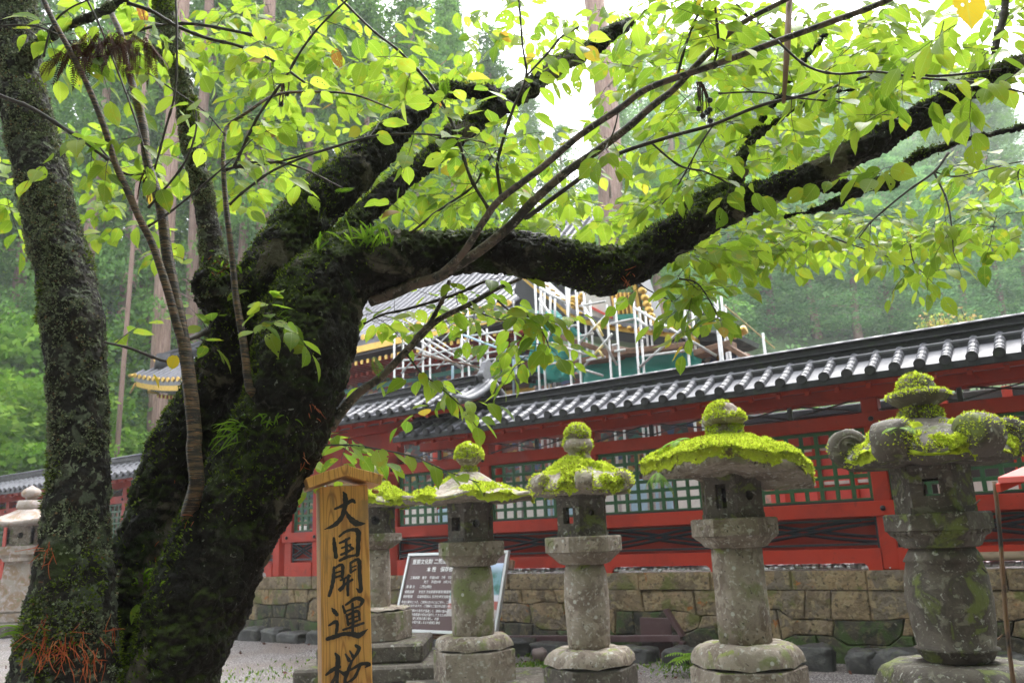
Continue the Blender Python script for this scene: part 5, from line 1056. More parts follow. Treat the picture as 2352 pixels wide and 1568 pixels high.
c0 = at(2290, 1098, 4.9); cn = empty('red_canopy', at(2600, 1000, 4.9), label='corner of a red painted canopy board jutting in at the right edge', cat='canopy'); I = Matrix.Translation(-cn.location)
TL, BL_ = at(2290, 1096, 4.9), at(2345, 1118, 4.7); Rr_ = at(2520, 1000, 4.9); mb = MB(); e1 = Rr_-TL; e2 = Vector((.06, -.30, -.01)); mb.bbox(I @ TL, e1, e2, (0, 0, -.035), .004); mb.build('board', M['redwall'], cn)
mb = MB(); mb.bbox(I @ (TL+Vector((.01, 0, -.035))), e1, Vector((0, .05, 0)), (0, 0, -.05), .004); mb.build('rail', M['red'], cn)
mb = MB(); mb.bbox(I @ Vector((Rr_.x-.05, Rr_.y, 0)), (.07, 0, 0), (0, .07, 0), (0, 0, Rr_.z-.04), .005); mb.build('leg', M['red'], cn)
# ------------------------------------------------------------ ferns
def frond(V, F, Rn, p, d, L, droop=.5, w=.30, n=14, up=Vector((0, 0, 1)), seed=0):
    d = d.normalized(); side = d.cross(up).normalized(); r_ = random.random if 0 else rnd.random; rv = rnd.random(); b0 = None
    q = Vector(p); dd = Vector(d); stp = L/n
    for i in range(n):
        s_ = i/(n-1); dd = (dd+Vector((0, 0, -droop*stp/L*1.6))).normalized(); q2 = q+dd*stp; l = L*w*math.sin(PI*min(1, .12+s_*.88))**.8*(1-.25*s_)+.002
        for sg in (-1, 1):
            o = (side*sg+dd*.45).normalized(); t = q+o*l+Vector((0, 0, -l*.2)); b = len(V)
            V += [q, q+dd*stp*.42+o*l*.45, t, q+o*l*.45-dd*stp*.38]; F.append((b, b+1, b+2, b+3)); Rn += [rv*.6+.4*s_]*4
        b = len(V); V += [q-side*.0012, q+side*.0012, q2+side*.001, q2-side*.001]; F.append((b, b+1, b+2, b+3)); Rn += [.2]*4
        q = q2
def fern(name, loc, fr, label, cat='fern', mat='fern', group=None, parent=None):
    V, F, Rn = [], [], []
    for (d, L, dr, w_) in fr: frond(V, F, Rn, Vector((0, 0, 0)), Vector(d), L, dr, w_)
    o = link(name, npmesh(np.array([tuple(v) for v in V]), np.array(F), Rn), M[mat], None, label=label, cat=cat, group=group); o.location = loc; return o
def rfr(n, L, up=.6, spread=1, dr=.9, w_=.28, bias=(0, 0, 0)):
    return [((math.cos(a)*spread+bias[0], math.sin(a)*spread+bias[1], up*rnd.uniform(.6, 1.3)+bias[2]), L*rnd.uniform(.6, 1.1), dr, w_) for a in [rnd.uniform(0, 6.28) for _ in range(n)]]
o = fern('fern', (0, 0, 0), rfr(12, .5, .8), 'bright green fern growing at the wall foot right of the arrow signpost'); g_ = at(1600, 1490, 10.2); o.location = (g_.x, g_.y, .16)
o = fern('fern', at(1555, 1015, 7.9), rfr(7, .28, .5, bias=(-.5, -.2, 0)), 'small ferns sprouting from the left side of the thick moss cap on the fourth lantern')
o = fern('fern', at(1510, 1085, 7.6), rfr(6, .26, .1, bias=(-.3, -.3, -.5)), 'ferns hanging below the left rim of the fourth lantern roof')
o = fern('fern', at(2068, 985, 6.1), rfr(6, .2, .5, bias=(0, -.5, 0)), 'small fern tuft on the curled roof of the largest lantern'); 
# dried cedar sprigs caught in the branches
def sprig(loc, n, L, label, spread=.5, cones=0, dense=8, r0=.0035):
    e = empty('dried_cedar_sprig', loc, label=label, cat='sprig'); mb = MB(); mc = MB()
    for k in range(n):
        d = Vector((rnd.uniform(-spread, spread), rnd.uniform(-.3, .3), -1)).normalized(); q = Vector((rnd.uniform(-1, 1)*spread*L*.5, rnd.uniform(-.02, .02), rnd.uniform(-.03, .03))); mb.tube([(0, 0, 0), q], [.003, .002], 5); l = L*rnd.uniform(.5, 1.1); pts = [q]; m_ = 14
        for i in range(m_):
            d = (d+Vector((rnd.uniform(-.12, .12), rnd.uniform(-.1, .1), -.12))).normalized(); pts.append(pts[-1]+d*l/m_)
        for i in range(m_):  # scale leaves: small spikes
            for sg in range(3):
                a = sg*2.1+i; v = Vector((math.cos(a), math.sin(a), -.6)).normalized(); b = pts[i]; mb.add([b+v.orthogonal()*.0015, b-v.orthogonal()*.0015, b+v*.008*(1.2-.5*i/m_)], [(0, 1, 2)])
        mb.tube(pts, [r0*(1-.6*i/m_) for i in range(m_+1)], 5)
        if cones and k < cones:
            c = pts[-1]; mc.lathe([(.001, -.011), (.008, -.008), (.0115, 0), (.009, .007), (.001, .011)], 9, c, jit=.3)
            for j in range(26): v = Vector((rnd.gauss(0, 1), rnd.gauss(0, 1), rnd.gauss(0, 1))).normalized(); s2 = v.orthogonal().normalized()*.003; b = c+v*.009; mc.add([b+s2, b-s2, b+v*.006], [(0, 1, 2)])
    mb.build('twigs', M['dry'], e)
    if cones: mc.build('cones', M['black'], e, True)
V, F, Rn = [], [], []
for _ in range(100):
    bx_ = rnd.uniform(-.17, .15); frond(V, F, Rn, Vector((bx_, rnd.uniform(-.02, .03), .05-abs(bx_)*.25+rnd.uniform(-.03, .03))), Vector((rnd.uniform(-.8, .8)+bx_*2, rnd.uniform(-.3, .3), rnd.uniform(-1.2, -.1))), rnd.uniform(.08, .17), rnd.uniform(.3, 1.0), .13, 18)
o = link('dried_cedar_sprig', npmesh(np.array([tuple(v) for v in V]), np.array(F), Rn), M['dryleaf'], None, label='brown dried cedar sprig caught on the dark limb at the upper left', cat='sprig'); o.location = at(245, 108, 2.6)
sprig(at(1600, 190, 2.75), 8, .14, 'dried sprig with black round cones hanging in the branches at the upper right', .35, 6)
sprig(at(656, 185, 3.1), 4, .13, 'thin dried sprig with two small cones hanging left of the big upper limb', .25, 2)
sprig(at(338, 405, 2.75), 4, .12, 'small dried sprig dangling beside the striped young stem', .25)
mb = MB(); mb.tube([at(1815, -30, 2.75), at(1808, 110, 2.72), at(1800, 236, 2.7)], [.012, .012, .007], 10); mb.build('dead_stick', PM('bare_dead_wood', (.26, .15, .10), [('n', 20, .5, .65, (.35, .25, .2))], .7, .4, 60, .004, scale=(1, 1, .2)), None, True, label='bare reddish dead stick hanging straight down among the upper right leaves', cat='stick')
# ------------------------------------------------------------ the old cherry tree
ct = empty('cherry_tree', (at(500, 1568, 3).x, 3.0, 0), label='old leaning cherry tree with black mossy trunk, lichen covered stems and lime green leaves', cat='tree'); CI = Matrix.Translation(-ct.location)
def pth(pts, k=5):
    q = spline([(*at(x, y, Y), r*Y/FPX) for x, y, r, Y in pts], k); return [CI @ Vector(a[:3]) for a in q], [max(.0008, float(a[3])) for a in q]
def down(pts, dx=0): # continue lowest point to the ground
    x, y, r, Y = pts[0]; return pts
def wood(nm, paths, mat, vox, amp, sc, seed=0, crack=True):
    mb = MB()
    for p in paths:
        q, r = pth(p); mb.tube(q, r, 20)
    me = mb.mesh(); o = bpy.data.objects.new('tmp', me); COL.objects.link(o); m_ = o.modifiers.new('r', 'REMESH'); m_.mode = 'VOXEL'; m_.voxel_size = vox; m_.adaptivity = 0
    s_ = o.modifiers.new('s', 'SMOOTH'); s_.iterations = 4; s_.factor = .5
    ev = o.evaluated_get(bpy.context.evaluated_depsgraph_get()); me2 = bpy.data.meshes.new_from_object(ev); bpy.data.objects.remove(o)
    me2.update(); N = [v.normal.copy() for v in me2.vertices]
    for v, n in zip(me2.vertices, N):
        c = v.co; a = mn.noise(c*sc)*.9+mn.noise(c*sc*2.3+Vector((seed, 0, 0)))*.55+abs(mn.noise(Vector((c.x*sc*5, c.y*sc*5, c.z*sc*3.5))))*-.9+mn.noise(c*sc*11)*.4+abs(mn.noise(c*sc*6))*-.6
        if crack:
            D_ = mn.voronoi(Vector((c.x*15, c.y*15, c.z*9))+Vector((mn.noise(c*14), mn.noise(c*14+Vector((5, 0, 0))), 0))*.6)[0]; a += min(.5, (D_[1]-D_[0])*2.4)*1.5-.5
        v.co += n*amp*a*1.1
    me2.update(); return link(nm, me2, mat, ct, True)
TR = [
 [(395, 2150, 150, 3.0), (395, 1800, 125, 2.98), (398, 1568, 98, 2.95), (430, 1450, 108, 2.95), (478, 1330, 110, 2.96), (528, 1210, 110, 2.98), (585, 1100, 112, 3.0), (636, 1000, 112, 3.0), (676, 900, 108, 3.0), (700, 800, 118, 3.02), (728, 700, 112, 3.05), (790, 625, 92, 3.08), (880, 600, 74, 3.1), (1000, 585, 58, 3.12), (1100, 578, 56, 3.12), (1200, 583, 58, 3.12), (1300, 600, 58, 3.12), (1375, 622, 60, 3.12), (1425, 636, 46, 3.12)],
 [(300, 2150, 138, 3.15), (285, 1700, 120, 3.12), (300, 1400, 83, 3.1), (340, 1250, 72, 3.12), (385, 1120, 75, 3.15), (440, 1000, 81, 3.15), (490, 900, 70, 3.15), (545, 800, 81, 3.15), (590, 700, 78, 3.15), (640, 610, 77, 3.15), (705, 500, 68, 3.2), (770, 430, 60, 3.25), (845, 365, 52, 3.3), (900, 310, 42, 3.35), (950, 262, 30, 3.4), (1005, 212, 26, 3.45), (1080, 210, 22, 3.5), (1148, 214, 13, 3.55)],
 [(740, 640, 80, 3.12), (780, 570, 50, 3.15), (820, 512, 34, 3.2), (900, 436, 28, 3.3), (984, 366, 28, 3.4), (1057, 304, 30, 3.5), (1130, 256, 28, 3.6), (1204, 209, 26, 3.7), (1277, 157, 25, 3.8), (1350, 114, 24, 3.9), (1423, 66, 19, 4.0), (1452, 48, 13, 4.05)],
 [(1390, 610, 55, 3.12), (1440, 612, 50, 3.12), (1520, 558, 52, 3.12), (1600, 512, 44, 3.1), (1713, 461, 40, 3.06), (1859, 405, 34, 3.0), (2005, 330, 35, 2.95), (2152, 245, 31, 2.9), (2298, 170, 27, 2.85), (2352, 140, 24, 2.83), (2480, 90, 20, 2.8)],
 [(1480, 585, 30, 3.2), (1560, 525, 34, 3.25), (1630, 462, 32, 3.3), (1690, 418, 22, 3.35), (1713, 340, 12, 3.4), (1764, 257, 10, 3.45), (1823, 169, 9, 3.5), (1881, 99, 8, 3.5), (1915, 58, 6, 3.5)],
 [(1670, 428, 18, 3.4), (1800, 440, 14, 3.45), (1895, 428, 17, 3.5), (1980, 424, 17, 3.5), (2050, 424, 16, 3.5), (2056, 426, 12, 3.5)],
 [(1990, 425, 14, 3.5), (1950, 450, 14, 3.5), (1890, 480, 10, 3.5), (1800, 497, 6, 3.5)],
 [(2045, 425, 12, 3.5), (2075, 380, 12, 3.45), (2120, 355, 12, 3.4), (2200, 325, 11, 3.35), (2280, 308, 10, 3.3), (2380, 285, 9, 3.3)],
 [(1713, 335, 9, 3.4), (1760, 296, 9, 3.4), (1845, 242, 8, 3.4), (1920, 214, 6, 3.4), (1975, 204, 4, 3.4)],
 [(545, 760, 40, 3.1), (505, 720, 35, 3.08), (498, 668, 58, 3.08), (505, 635, 50, 3.08), (500, 600, 30, 3.08)],
]
trunk = wood('trunk', TR, M['bark'], .0072, .013, 9, 2)
LT = [[(140, 2150, 160, 2.85), (135, 1800, 140, 2.82), (150, 1568, 115, 2.8), (158, 1450, 102, 2.8), (168, 1300, 82, 2.8), (174, 1200, 72, 2.8), (182, 1100, 67, 2.8), (182, 1000, 64, 2.8), (178, 900, 65, 2.8), (172, 800, 68, 2.8), (166, 740, 73, 2.8), (160, 690, 69, 2.82), (142, 600, 66, 2.85), (114, 500, 62, 2.88), (96, 400, 62, 2.9), (66, 280, 60, 2.92), (45, 180, 58, 2.95), (35, 60, 56, 2.98), (25, -60, 54, 3.0)],
      [(60, 140, 30, 2.9), (90, 100, 18, 2.85), (146, 66, 14, 2.8), (220, 33, 13, 2.75), (300, -8, 12, 2.7), (350, -35, 11, 2.7)]]
stem1 = wood('lichen_stem', LT, M['lichen_bark'], .0065, .008, 12, 7, False)
KT = [[(505, 690, 40, 3.06), (500, 640, 42, 3.06), (487, 575, 30, 3.06), (476, 494, 27, 3.06), (461, 421, 26, 3.06), (448, 365, 26, 3.06), (436, 311, 25, 3.08), (423, 220, 25, 3.1), (399, 110, 26, 3.12), (382, 50, 25, 3.14), (372, -30, 24, 3.16)], [(430, 180, 14, 3.1), (380, 140, 13, 3.1), (345, 112, 11, 3.1), (300, 100, 8, 3.1), (256, 95, 4, 3.1)]]
stem2 = wood('lichen_stem', KT, M['lichen_bark'], .005, .006, 14, 3, False)
def stem(nm, pts, mat, n=10, knob=0):
    mb = MB(); q, r = pth(pts, 8)
    if knob: r = [a*(1+knob*(.5*mn.noise(Vector((i*.9, 0, 0)))+(.25 if i % 9 == 0 else 0))) for i, a in enumerate(r)]
    mb.tube(q, r, n); return mb.build(nm, mat, ct, True)
stem('young_stem', [(425, 1230, 15, 2.98), (436, 1175, 18, 2.86), (448, 1130, 17, 2.78), (452, 1100, 17, 2.75), (445, 1030, 17, 2.74), (447, 993, 16.5, 2.74), (436, 883, 16, 2.73), (424, 800, 15, 2.73), (410, 718, 14, 2.73), (388, 608, 13.5, 2.73), (378, 540, 13, 2.73), (372, 490, 12.5, 2.73), (359, 439, 12, 2.74), (337, 366, 11, 2.75), (330, 293, 11, 2.76), (311, 220, 10, 2.78), (293, 154, 9, 2.8), (278, 81, 8, 2.82), (256, 29, 7, 2.85), (245, -30, 6, 2.9)], M['sprout_bark'], 14, .10)
stem('young_stem', [(424, 800, 12, 2.73), (406, 744, 10.5, 2.71), (384, 663, 10, 2.70), (351, 564, 9, 2.68), (322, 505, 8.5, 2.66), (293, 439, 8.5, 2.65), (264, 373, 8, 2.64), (242, 300, 8, 2.62), (205, 205, 7, 2.6), (157, 110, 7, 2.58), (117, 37, 6.5, 2.56), (88, -30, 6, 2.55)], M['sprout_bark'], 12, .12)
stem('young_stem', [(612, 950, 14, 3.0), (592, 918, 12, 2.9), (580, 900, 10.5, 2.85), (571, 883, 9.5, 2.84), (560, 791, 9, 2.84), (542, 681, 8, 2.84), (535, 608, 7.5, 2.84), (527, 540, 7, 2.84), (520, 480, 7, 2.85), (513, 384, 6, 2.86), (516, 311, 5, 2.88), (527, 286, 4.5, 2.9), (571, 256, 4, 2.9), (622, 223, 4, 2.95), (677, 212, 3.5, 3.0), (804, 216, 3, 3.1), (900, 250, 2, 3.2)], M['sprout_bark'], 10, .15)
SL = []; TW = []   # (points, material) thin branches; also carry leaves
def tw(pts, mat='twig', leaves=1): TW.append((pts, mat, leaves))
def pp(xy, r0, r1, Y0, Y1): n = len(xy)-1; return [(x, y, r0+(r1-r0)*i/n, Y0+(Y1-Y0)*i/n) for i, (x, y) in enumerate(xy)]
stem('branch', pp([(850, 690), (905, 672), (951, 652), (1003, 638), (1058, 605), (1113, 568), (1178, 513), (1222, 465), (1296, 399), (1369, 348), (1442, 293), (1500, 242), (1548, 205), (1603, 146), (1658, 92), (1713, 48), (1797, 4), (1860, -30)], 15, 6, 3.12, 2.7), M['pale_twig'], 12, .12)
stem('branch', pp([(1000, 640), (1040, 605), (1069, 574), (1113, 505), (1149, 458), (1241, 388), (1332, 311), (1424, 249), (1493, 201), (1639, 150), (1786, 95), (1896, 55), (2006, 15), (2080, -20)], 9, 8, 2.95, 2.45), M['pale_twig'], 12, .12)
stem('branch', pp([(1205, 500), (1222, 491), (1296, 436), (1387, 372), (1442, 345), (1550, 311), (1639, 286), (1749, 242), (1859, 216), (2042, 165), (2150, 175), (2300, 160)], 6.5, 3, 3.0, 2.8), M['twig'], 9, .2)
stem('branch', pp([(760, 980), (779, 952), (820, 905), (875, 865), (940, 799), (1003, 737), (1076, 700), (1142, 663), (1197, 638), (1240, 600)], 13, 3, 3.05, 3.3), M['pale_twig'], 12, .15)
tw(pp([(835, 744), (880, 722), (930, 711), (1040, 678), (1116, 645)], 2.5, 4, 3.2, 3.25)); tw(pp([(938, 803), (960, 770), (985, 744), (1005, 710), (1021, 678), (1032, 645)], 6, 5, 3.1, 3.2), 'pale_twig', 0)
tw(pp([(746, 1022), (800, 1022), (856, 1029), (948, 1048), (1025, 1081), (1100, 1108)], 2.4, 1.2, 2.8, 2.6), 'twig', 2); tw(pp([(935, 815), (966, 854), (1003, 883), (1058, 931), (1095, 980)], 2.5, 1.2, 3.1, 3.1), 'twig', 2); tw(pp([(1142, 690), (1180, 720), (1220, 730), (1250, 770), (1262, 800)], 2.5, 1.2, 3.2, 3.2)); tw(pp([(1076, 705), (1120, 725), (1160, 735), (1215, 720)], 2, 1.2, 3.2, 3.2))
for a in (([(1150, 447), (1142, 384), (1153, 330), (1179, 249), (1208, 176), (1200, 102), (1191, -10)], 4.5, 2.5, 2.95, 2.8), ([(1122, 480), (1083, 414), (1061, 348), (1047, 304), (1017, 238), (995, 205), (966, 168), (911, 113), (856, 70), (779, -5)], 4.5, 3, 2.95, 2.75),
  ([(944, 535), (1003, 487), (1087, 428), (1110, 385), (1140, 345)], 3.5, 2, 3.0, 3.0), ([(540, 385), (620, 375), (746, 344), (849, 315), (966, 308), (1076, 320), (1130, 332)], 3.5, 2, 2.9, 2.9), ([(-30, 205), (0, 220), (73, 249), (154, 300), (205, 333), (249, 368)], 5, 5, 2.6, 2.66),
  ([(293, 7), (348, 26), (403, 59), (476, 88), (549, 106), (630, 141), (700, 190)], 5.5, 3, 2.8, 2.9), ([(286, 79), (366, 59), (439, 55), (531, 70), (612, 88)], 4, 4, 2.9, 2.9), ([(403, -10), (406, 73), (403, 205), (381, 293), (355, 390)], 3.5, 2.5, 2.7, 2.7), ([(195, -10), (227, 55), (249, 110), (286, 205), (319, 300), (344, 395)], 3, 2, 2.7, 2.7),
  ([(319, 154), (395, 205), (469, 256), (515, 308)], 2, 1.8, 2.7, 2.75), ([(527, 470), (560, 440), (622, 395), (696, 362), (804, 326), (870, 310)], 3.5, 2.5, 2.84, 2.8), ([(518, 390), (586, 373), (677, 381), (787, 432)], 4, 2, 2.86, 2.95), ([(538, 384), (571, 311), (600, 256), (652, 183), (696, 110), (740, 55), (802, -5)], 4, 2.5, 2.86, 2.7),
  ([(340, 478), (420, 380), (450, 300), (449, 235)], 3, 2, 2.68, 2.7), ([(340, 520), (400, 480), (513, 385), (580, 320)], 3, 1.6, 2.68, 2.75), ([(240, 786), (300, 800), (365, 825), (405, 833)], 3, 4, 2.7, 2.73), ([(430, 780), (455, 770), (478, 762)], 6, 7, 2.74, 3.0), ([(330, 400), (280, 395), (205, 320), (140, 352)], 3, 1.5, 2.76, 2.7),
  ([(1208, 176), (1260, 120), (1290, 85), (1330, 62)], 3, 2.5, 2.8, 2.8), ([(1424, 240), (1410, 300), (1387, 345)], 2, 2, 2.8, 2.8), ([(1555, 180), (1570, 120), (1600, 40), (1640, -10)], 4, 3, 2.7, 2.6), ([(1639, 150), (1650, 100), (1645, 40), (1640, -10)], 4, 3, 2.65, 2.6), ([(1786, 95), (1850, 150), (1920, 170), (2010, 165), (2120, 180), (2250, 190), (2360, 215)], 3.5, 2.5, 2.55, 2.4),
  ([(1493, 326), (1560, 380), (1620, 395), (1680, 425)], 3, 2, 2.95, 2.9), ([(1639, 286), (1610, 330), (1560, 420), (1520, 470)], 2.5, 1.5, 2.9, 2.9), ([(1650, 215), (1740, 212), (1830, 225), (1930, 235)], 2.5, 2, 2.7, 2.7), ([(2178, 352), (2145, 395), (2079, 443), (2006, 505), (1973, 546)], 3.5, 1.5, 3.3, 3.2), ([(2145, 395), (2174, 458), (2185, 513), (2190, 580)], 3, 1, 3.3, 3.1), ([(2145, 395), (2200, 405), (2300, 380), (2352, 370)], 2, 1.5, 3.3, 3.2),
  ([(1850, 520), (1950, 560), (2040, 590), (2100, 625)], 2, 1, 4.2, 4.2), ([(2090, 560), (2098, 600), (2120, 625), (2150, 622)], 1.6, 1, 3.6, 3.6), ([(2310, -10), (2305, 40), (2290, 90), (2285, 125)], 10, 9, 2.8, 2.82), ([(1893, 56), (1800, 90), (1740, 60), (1690, 10)], 5, 4, 3.5, 3.4), ([(1440, 620), (1480, 660), (1540, 690), (1600, 720)], 2, 1, 3.4, 3.4), ([(1560, 640), (1600, 650), (1630, 690), (1650, 730)], 2.5, 1.2, 3.0, 3.0), ([(100, 130), (120, 60), (160, 20), (240, -15)], 3, 2, 2.7, 2.7), ([(0, 60), (80, 60), (150, 90), (200, 130), (260, 125)], 3, 2, 2.7, 2.7), ([(575, 790), (590, 750), (620, 725), (630, 722)], 1.8, .9, 2.8, 2.75), ([(2352, 380), (2338, 400), (2348, 450)], 2, 1, 2.9, 2.9)): tw(pp(*a))
mbs = {'twig': MB(), 'pale_twig': MB()}; SH = []   # SH: shoots to carry leaves (point, direction)
for pts, mat, lv in TW:
    q, r = pth(pts, 8); r = [a*(1+.25*mn.noise(Vector((i*1.3, 5, 0)))+(.3 if i % 7 == 0 else 0)) for i, a in enumerate(r)]; mbs[mat].tube(q, r, 7)
    if lv == 2:
        for i in range(8, len(q), 3): SL.append((q[i], (q[i]-q[i-1]).normalized()))
    elif lv:
        for i in range(3, len(q)-1, 2):
            if rnd.random() < .85: SH.append((q[i], (q[i+1]-q[i-1]).normalized()))
        SH.append((q[-1], (q[-1]-q[-2]).normalized()))
# ---- leaves
LV, LF, LR, LUV = [], [], [], []
TT = [0, .12, .3, .52, .74, .9, 1]; WW = [0, .3, .47, .5, .34, .10, 0]
def leaf(p, d, nrm, L, rv, asp=.61):
    d = d.normalized(); s_ = d.cross(nrm).normalized(); n = s_.cross(d).normalized(); b = len(LV); fold = rnd.uniform(.05, .35); curl = rnd.uniform(-.08, .42); W_ = L*asp*rnd.uniform(.88, 1.12)
    for i, (t_, w_) in enumerate(zip(TT, WW)):
        c = p+d*(L*t_)-n*(L*curl*t_*t_); wv = n*(rnd.uniform(-.012, .012)*L)
        if i in (0, len(TT)-1): LV.append(c); LUV.append((.5, t_)); LR.append(rv)
        else:
            for q, uu in ((-1, .5-w_), (0, .5), (1, .5+w_)): LV.append(c+s_*(q*w_*W_)+n*(abs(q)*w_*W_*fold)+wv*abs(q)); LUV.append((uu, t_)); LR.append(rv)
    k = len(TT); f = lambda i, q: b if i == 0 else (b+1+3*(k-2) if i == k-1 else b+1+3*(i-1)+q)
    for q in (0, 1):
        LF.append((b, f(1, q), f(1, q+1), f(1, q+1)))
        for i in range(1, k-2): LF.append((f(i, q), f(i+1, q), f(i+1, q+1), f(i, q+1)))
        LF.append((f(k-2, q), f(k-1, 0), f(k-2, q+1), f(k-2, q+1)))
def shoot(p, d, n, L, mbt, size=.082, sp=.04):
    d = (d*1.0).normalized(); q = Vector(p); pts = [q.copy()]; sd = 1 if rnd.random() < .5 else -1
    for i in range(n):
        d = (d+Vector((rnd.uniform(-.12, .12), rnd.uniform(-.12, .12), rnd.uniform(-.16, .04)))).normalized(); q = q+d*sp*rnd.uniform(.7, 1.2); pts.append(q.copy())
        side = d.cross(Vector((0, 0, 1))).normalized()*sd; sd = -sd
        ld = (d*rnd.uniform(.3, .9)+side*rnd.uniform(.6, 1.1)+Vector((0, 0, rnd.uniform(-.95, .05)))).normalized()
        if i == n-1: ld = (d+Vector((0, 0, -.4))).normalized()
        pet = q+ld*.014+Vector((0, 0, -.002)); mbt.tube([q, pet], [.0009, .0007], 3, cap=False)
        up = (Vector((0, 0, 1))+Vector((rnd.gauss(0, .55), rnd.gauss(0, .55)-.15, 0))).normalized()
        if abs(up.dot(ld)) > .95: up = Vector((1, 0, .3))
        leaf(pet, ld, up, size*rnd.uniform(.75, 1.3), rnd.random())
    mbt.tube(pts, [.0018*(1-.6*i/n) for i in range(n+1)], 4, cap=False)
tmb = mbs['twig']
for p, d in SH:
    if rnd.random() < (0 if p.x+ct.location.x < -.6 and p.z+ct.location.z < 2.3 else .28 if p.x+ct.location.x < -.4 else .5):
        v = Vector((rnd.gauss(0, 1), rnd.gauss(0, 1), rnd.gauss(-.1, .5))); v = (v-d*v.dot(d)*.3).normalized(); shoot(p, (v+d*.5).normalized(), rnd.randint(2, 5), 0, tmb, .080)
for i, (p, d) in enumerate(SL):   # single alternate leaves on the low twigs
    sd = d.cross(Vector((0, 0, 1))).normalized()*(1 if i % 2 else -1); leaf(p, (d*.6+sd*.5+Vector((0, 0, rnd.uniform(-.9, -.1)))).normalized(), Vector((rnd.gauss(0, .4), -.35, 1)), rnd.uniform(.065, .09), rnd.random()*.95)
# foliage regions: (cx, cy, rx, ry, shoots, Ymin, Ymax, size)
RG = [(330, 60, 240, 90, 34, 3.2, 5, .085), (240, 400, 130, 150, 42, 3.2, 5, .085), (560, 130, 170, 130, 62, 3.0, 5.0, .085), (700, 60, 150, 80, 34, 3, 4.8, .085), (560, 380, 150, 120, 42, 3.2, 5, .085), (760, 230, 170, 140, 72, 3, 5, .085), (960, 130, 170, 130, 46, 3, 5, .085), (960, 380, 170, 110, 50, 3.2, 5.2, .085), (1020, 260, 120, 90, 30, 3, 4.5, .085),
 (1180, 470, 190, 70, 62, 3.5, 5.5, .085), (1300, 380, 150, 90, 30, 3.2, 5, .085), (1380, 500, 170, 60, 46, 3.5, 5.5, .085), (1540, 90, 150, 90, 46, 2.9, 4.8, .085), (1700, 90, 150, 90, 52, 2.9, 4.8, .085), (1800, 250, 200, 120, 80, 3, 5, .085), (1620, 360, 130, 110, 52, 3, 5, .085), (1950, 60, 140, 60, 30, 2.6, 4.5, .085), (1980, 180, 140, 80, 34, 2.7, 4.6, .085), (2180, 110, 170, 90, 40, 2.6, 4.6, .09), (2250, 30, 120, 40, 12, 2.2, 3, .09), (1350, 90, 120, 90, 24, 3.6, 5, .085), (1215, 70, 110, 70, 22, 3.8, 5.6, .085), (1180, 200, 60, 60, 8, 4, 5.5, .085),
 (1860, 520, 150, 50, 60, 3.6, 5.5, .08), (1740, 560, 120, 40, 52, 3.4, 5, .08), (2060, 540, 180, 60, 76, 3.8, 5.6, .075), (2260, 500, 110, 70, 42, 3.4, 5.2, .08), (2240, 400, 120, 30, 18, 3.6, 5.2, .08), (1600, 600, 60, 40, 15, 3.0, 3.8, .08), (1620, 670, 40, 40, 8, 3.0, 3.4, .08), (1110, 700, 130, 45, 20, 3.2, 4.4, .07), (1195, 780, 70, 50, 14, 3.2, 3.8, .08), (890, 715, 60, 25, 6, 3.2, 3.7, .08), (1000, 870, 35, 15, 3, 3.1, 3.5, .08), (1045, 925, 30, 25, 5, 3.1, 3.5, .08), (765, 1015, 45, 35, 9, 3.2, 3.8, .08), (740, 1090, 30, 25, 4, 3.2, 3.8, .08),
 (15, 430, 30, 70, 10, 3, 4, .09), (1650, 200, 100, 80, 26, 3, 4.8, .085), (1470, 200, 90, 50, 8, 3, 4.8, .085), (2330, 170, 30, 50, 3, 2.3, 2.6, .095), (2070, 260, 60, 30, 5, 2.4, 2.8, .09), (2020, 390, 60, 20, 4, 2.6, 2.9, .09), (1560, 470, 80, 40, 20, 3.4, 5, .08), (820, 460, 60, 60, 10, 3.4, 4.4, .08), (420, 560, 30, 60, 6, 3.2, 4, .085), (600, 545, 12, 12, 1, 2.85, 2.95, .085)]
for (cx, cy, rx, ry, n, y0, y1, sz) in RG:
    n = int(n*.72)
    if cx < 1480 and cy < 520 and n > 7: y0, y1, sz = 4.2, 6.2, sz*1.28
    for _ in range(n):
        while True:
            a, b = rnd.uniform(-1, 1), rnd.uniform(-1, 1)
            if a*a+b*b < 1: break
        Y = rnd.uniform(y0, y1); p = CI @ at(cx+a*rx, cy+b*ry, Y); an = rnd.uniform(0, 6.28); shoot(p, Vector((math.cos(an), math.sin(an)*.8, rnd.uniform(-.35, .35))), rnd.randint(4, 7), 0, tmb, sz)
# two big near yellow leaves and a curled brown one
LV2 = len(LF); 
lo = link('foliage', npmesh(np.array([tuple(v) for v in LV]), np.array([f for f in LF]), LR, LUV), M['leaf'], ct, True)
nF = len(LF); LV, LF, LR, LUV = [], [], [], []
leaf(CI @ at(2215, -35, 1.7), Vector((-.05, 0, -1)), Vector((.1, -1, 0)), .125, .5, .62); leaf(CI @ at(405, 815, 2.68), Vector((-.4, 0, -1)), Vector((.1, -1, 0)), .055, .3, .7); leaf(CI @ at(352, 858, 2.68), Vector((.75, 0, -1)), Vector((1, -.25, .3)), .055, .9, .3)
link('yellow_leaves', npmesh(np.array([tuple(v) for v in LV]), np.array(LF), LR, LUV), M['yleaf'], ct, True)
mbs['twig'].build('twigs', M['twig'], ct, True); mbs['pale_twig'].build('pale_twigs', M['pale_twig'], ct, True)
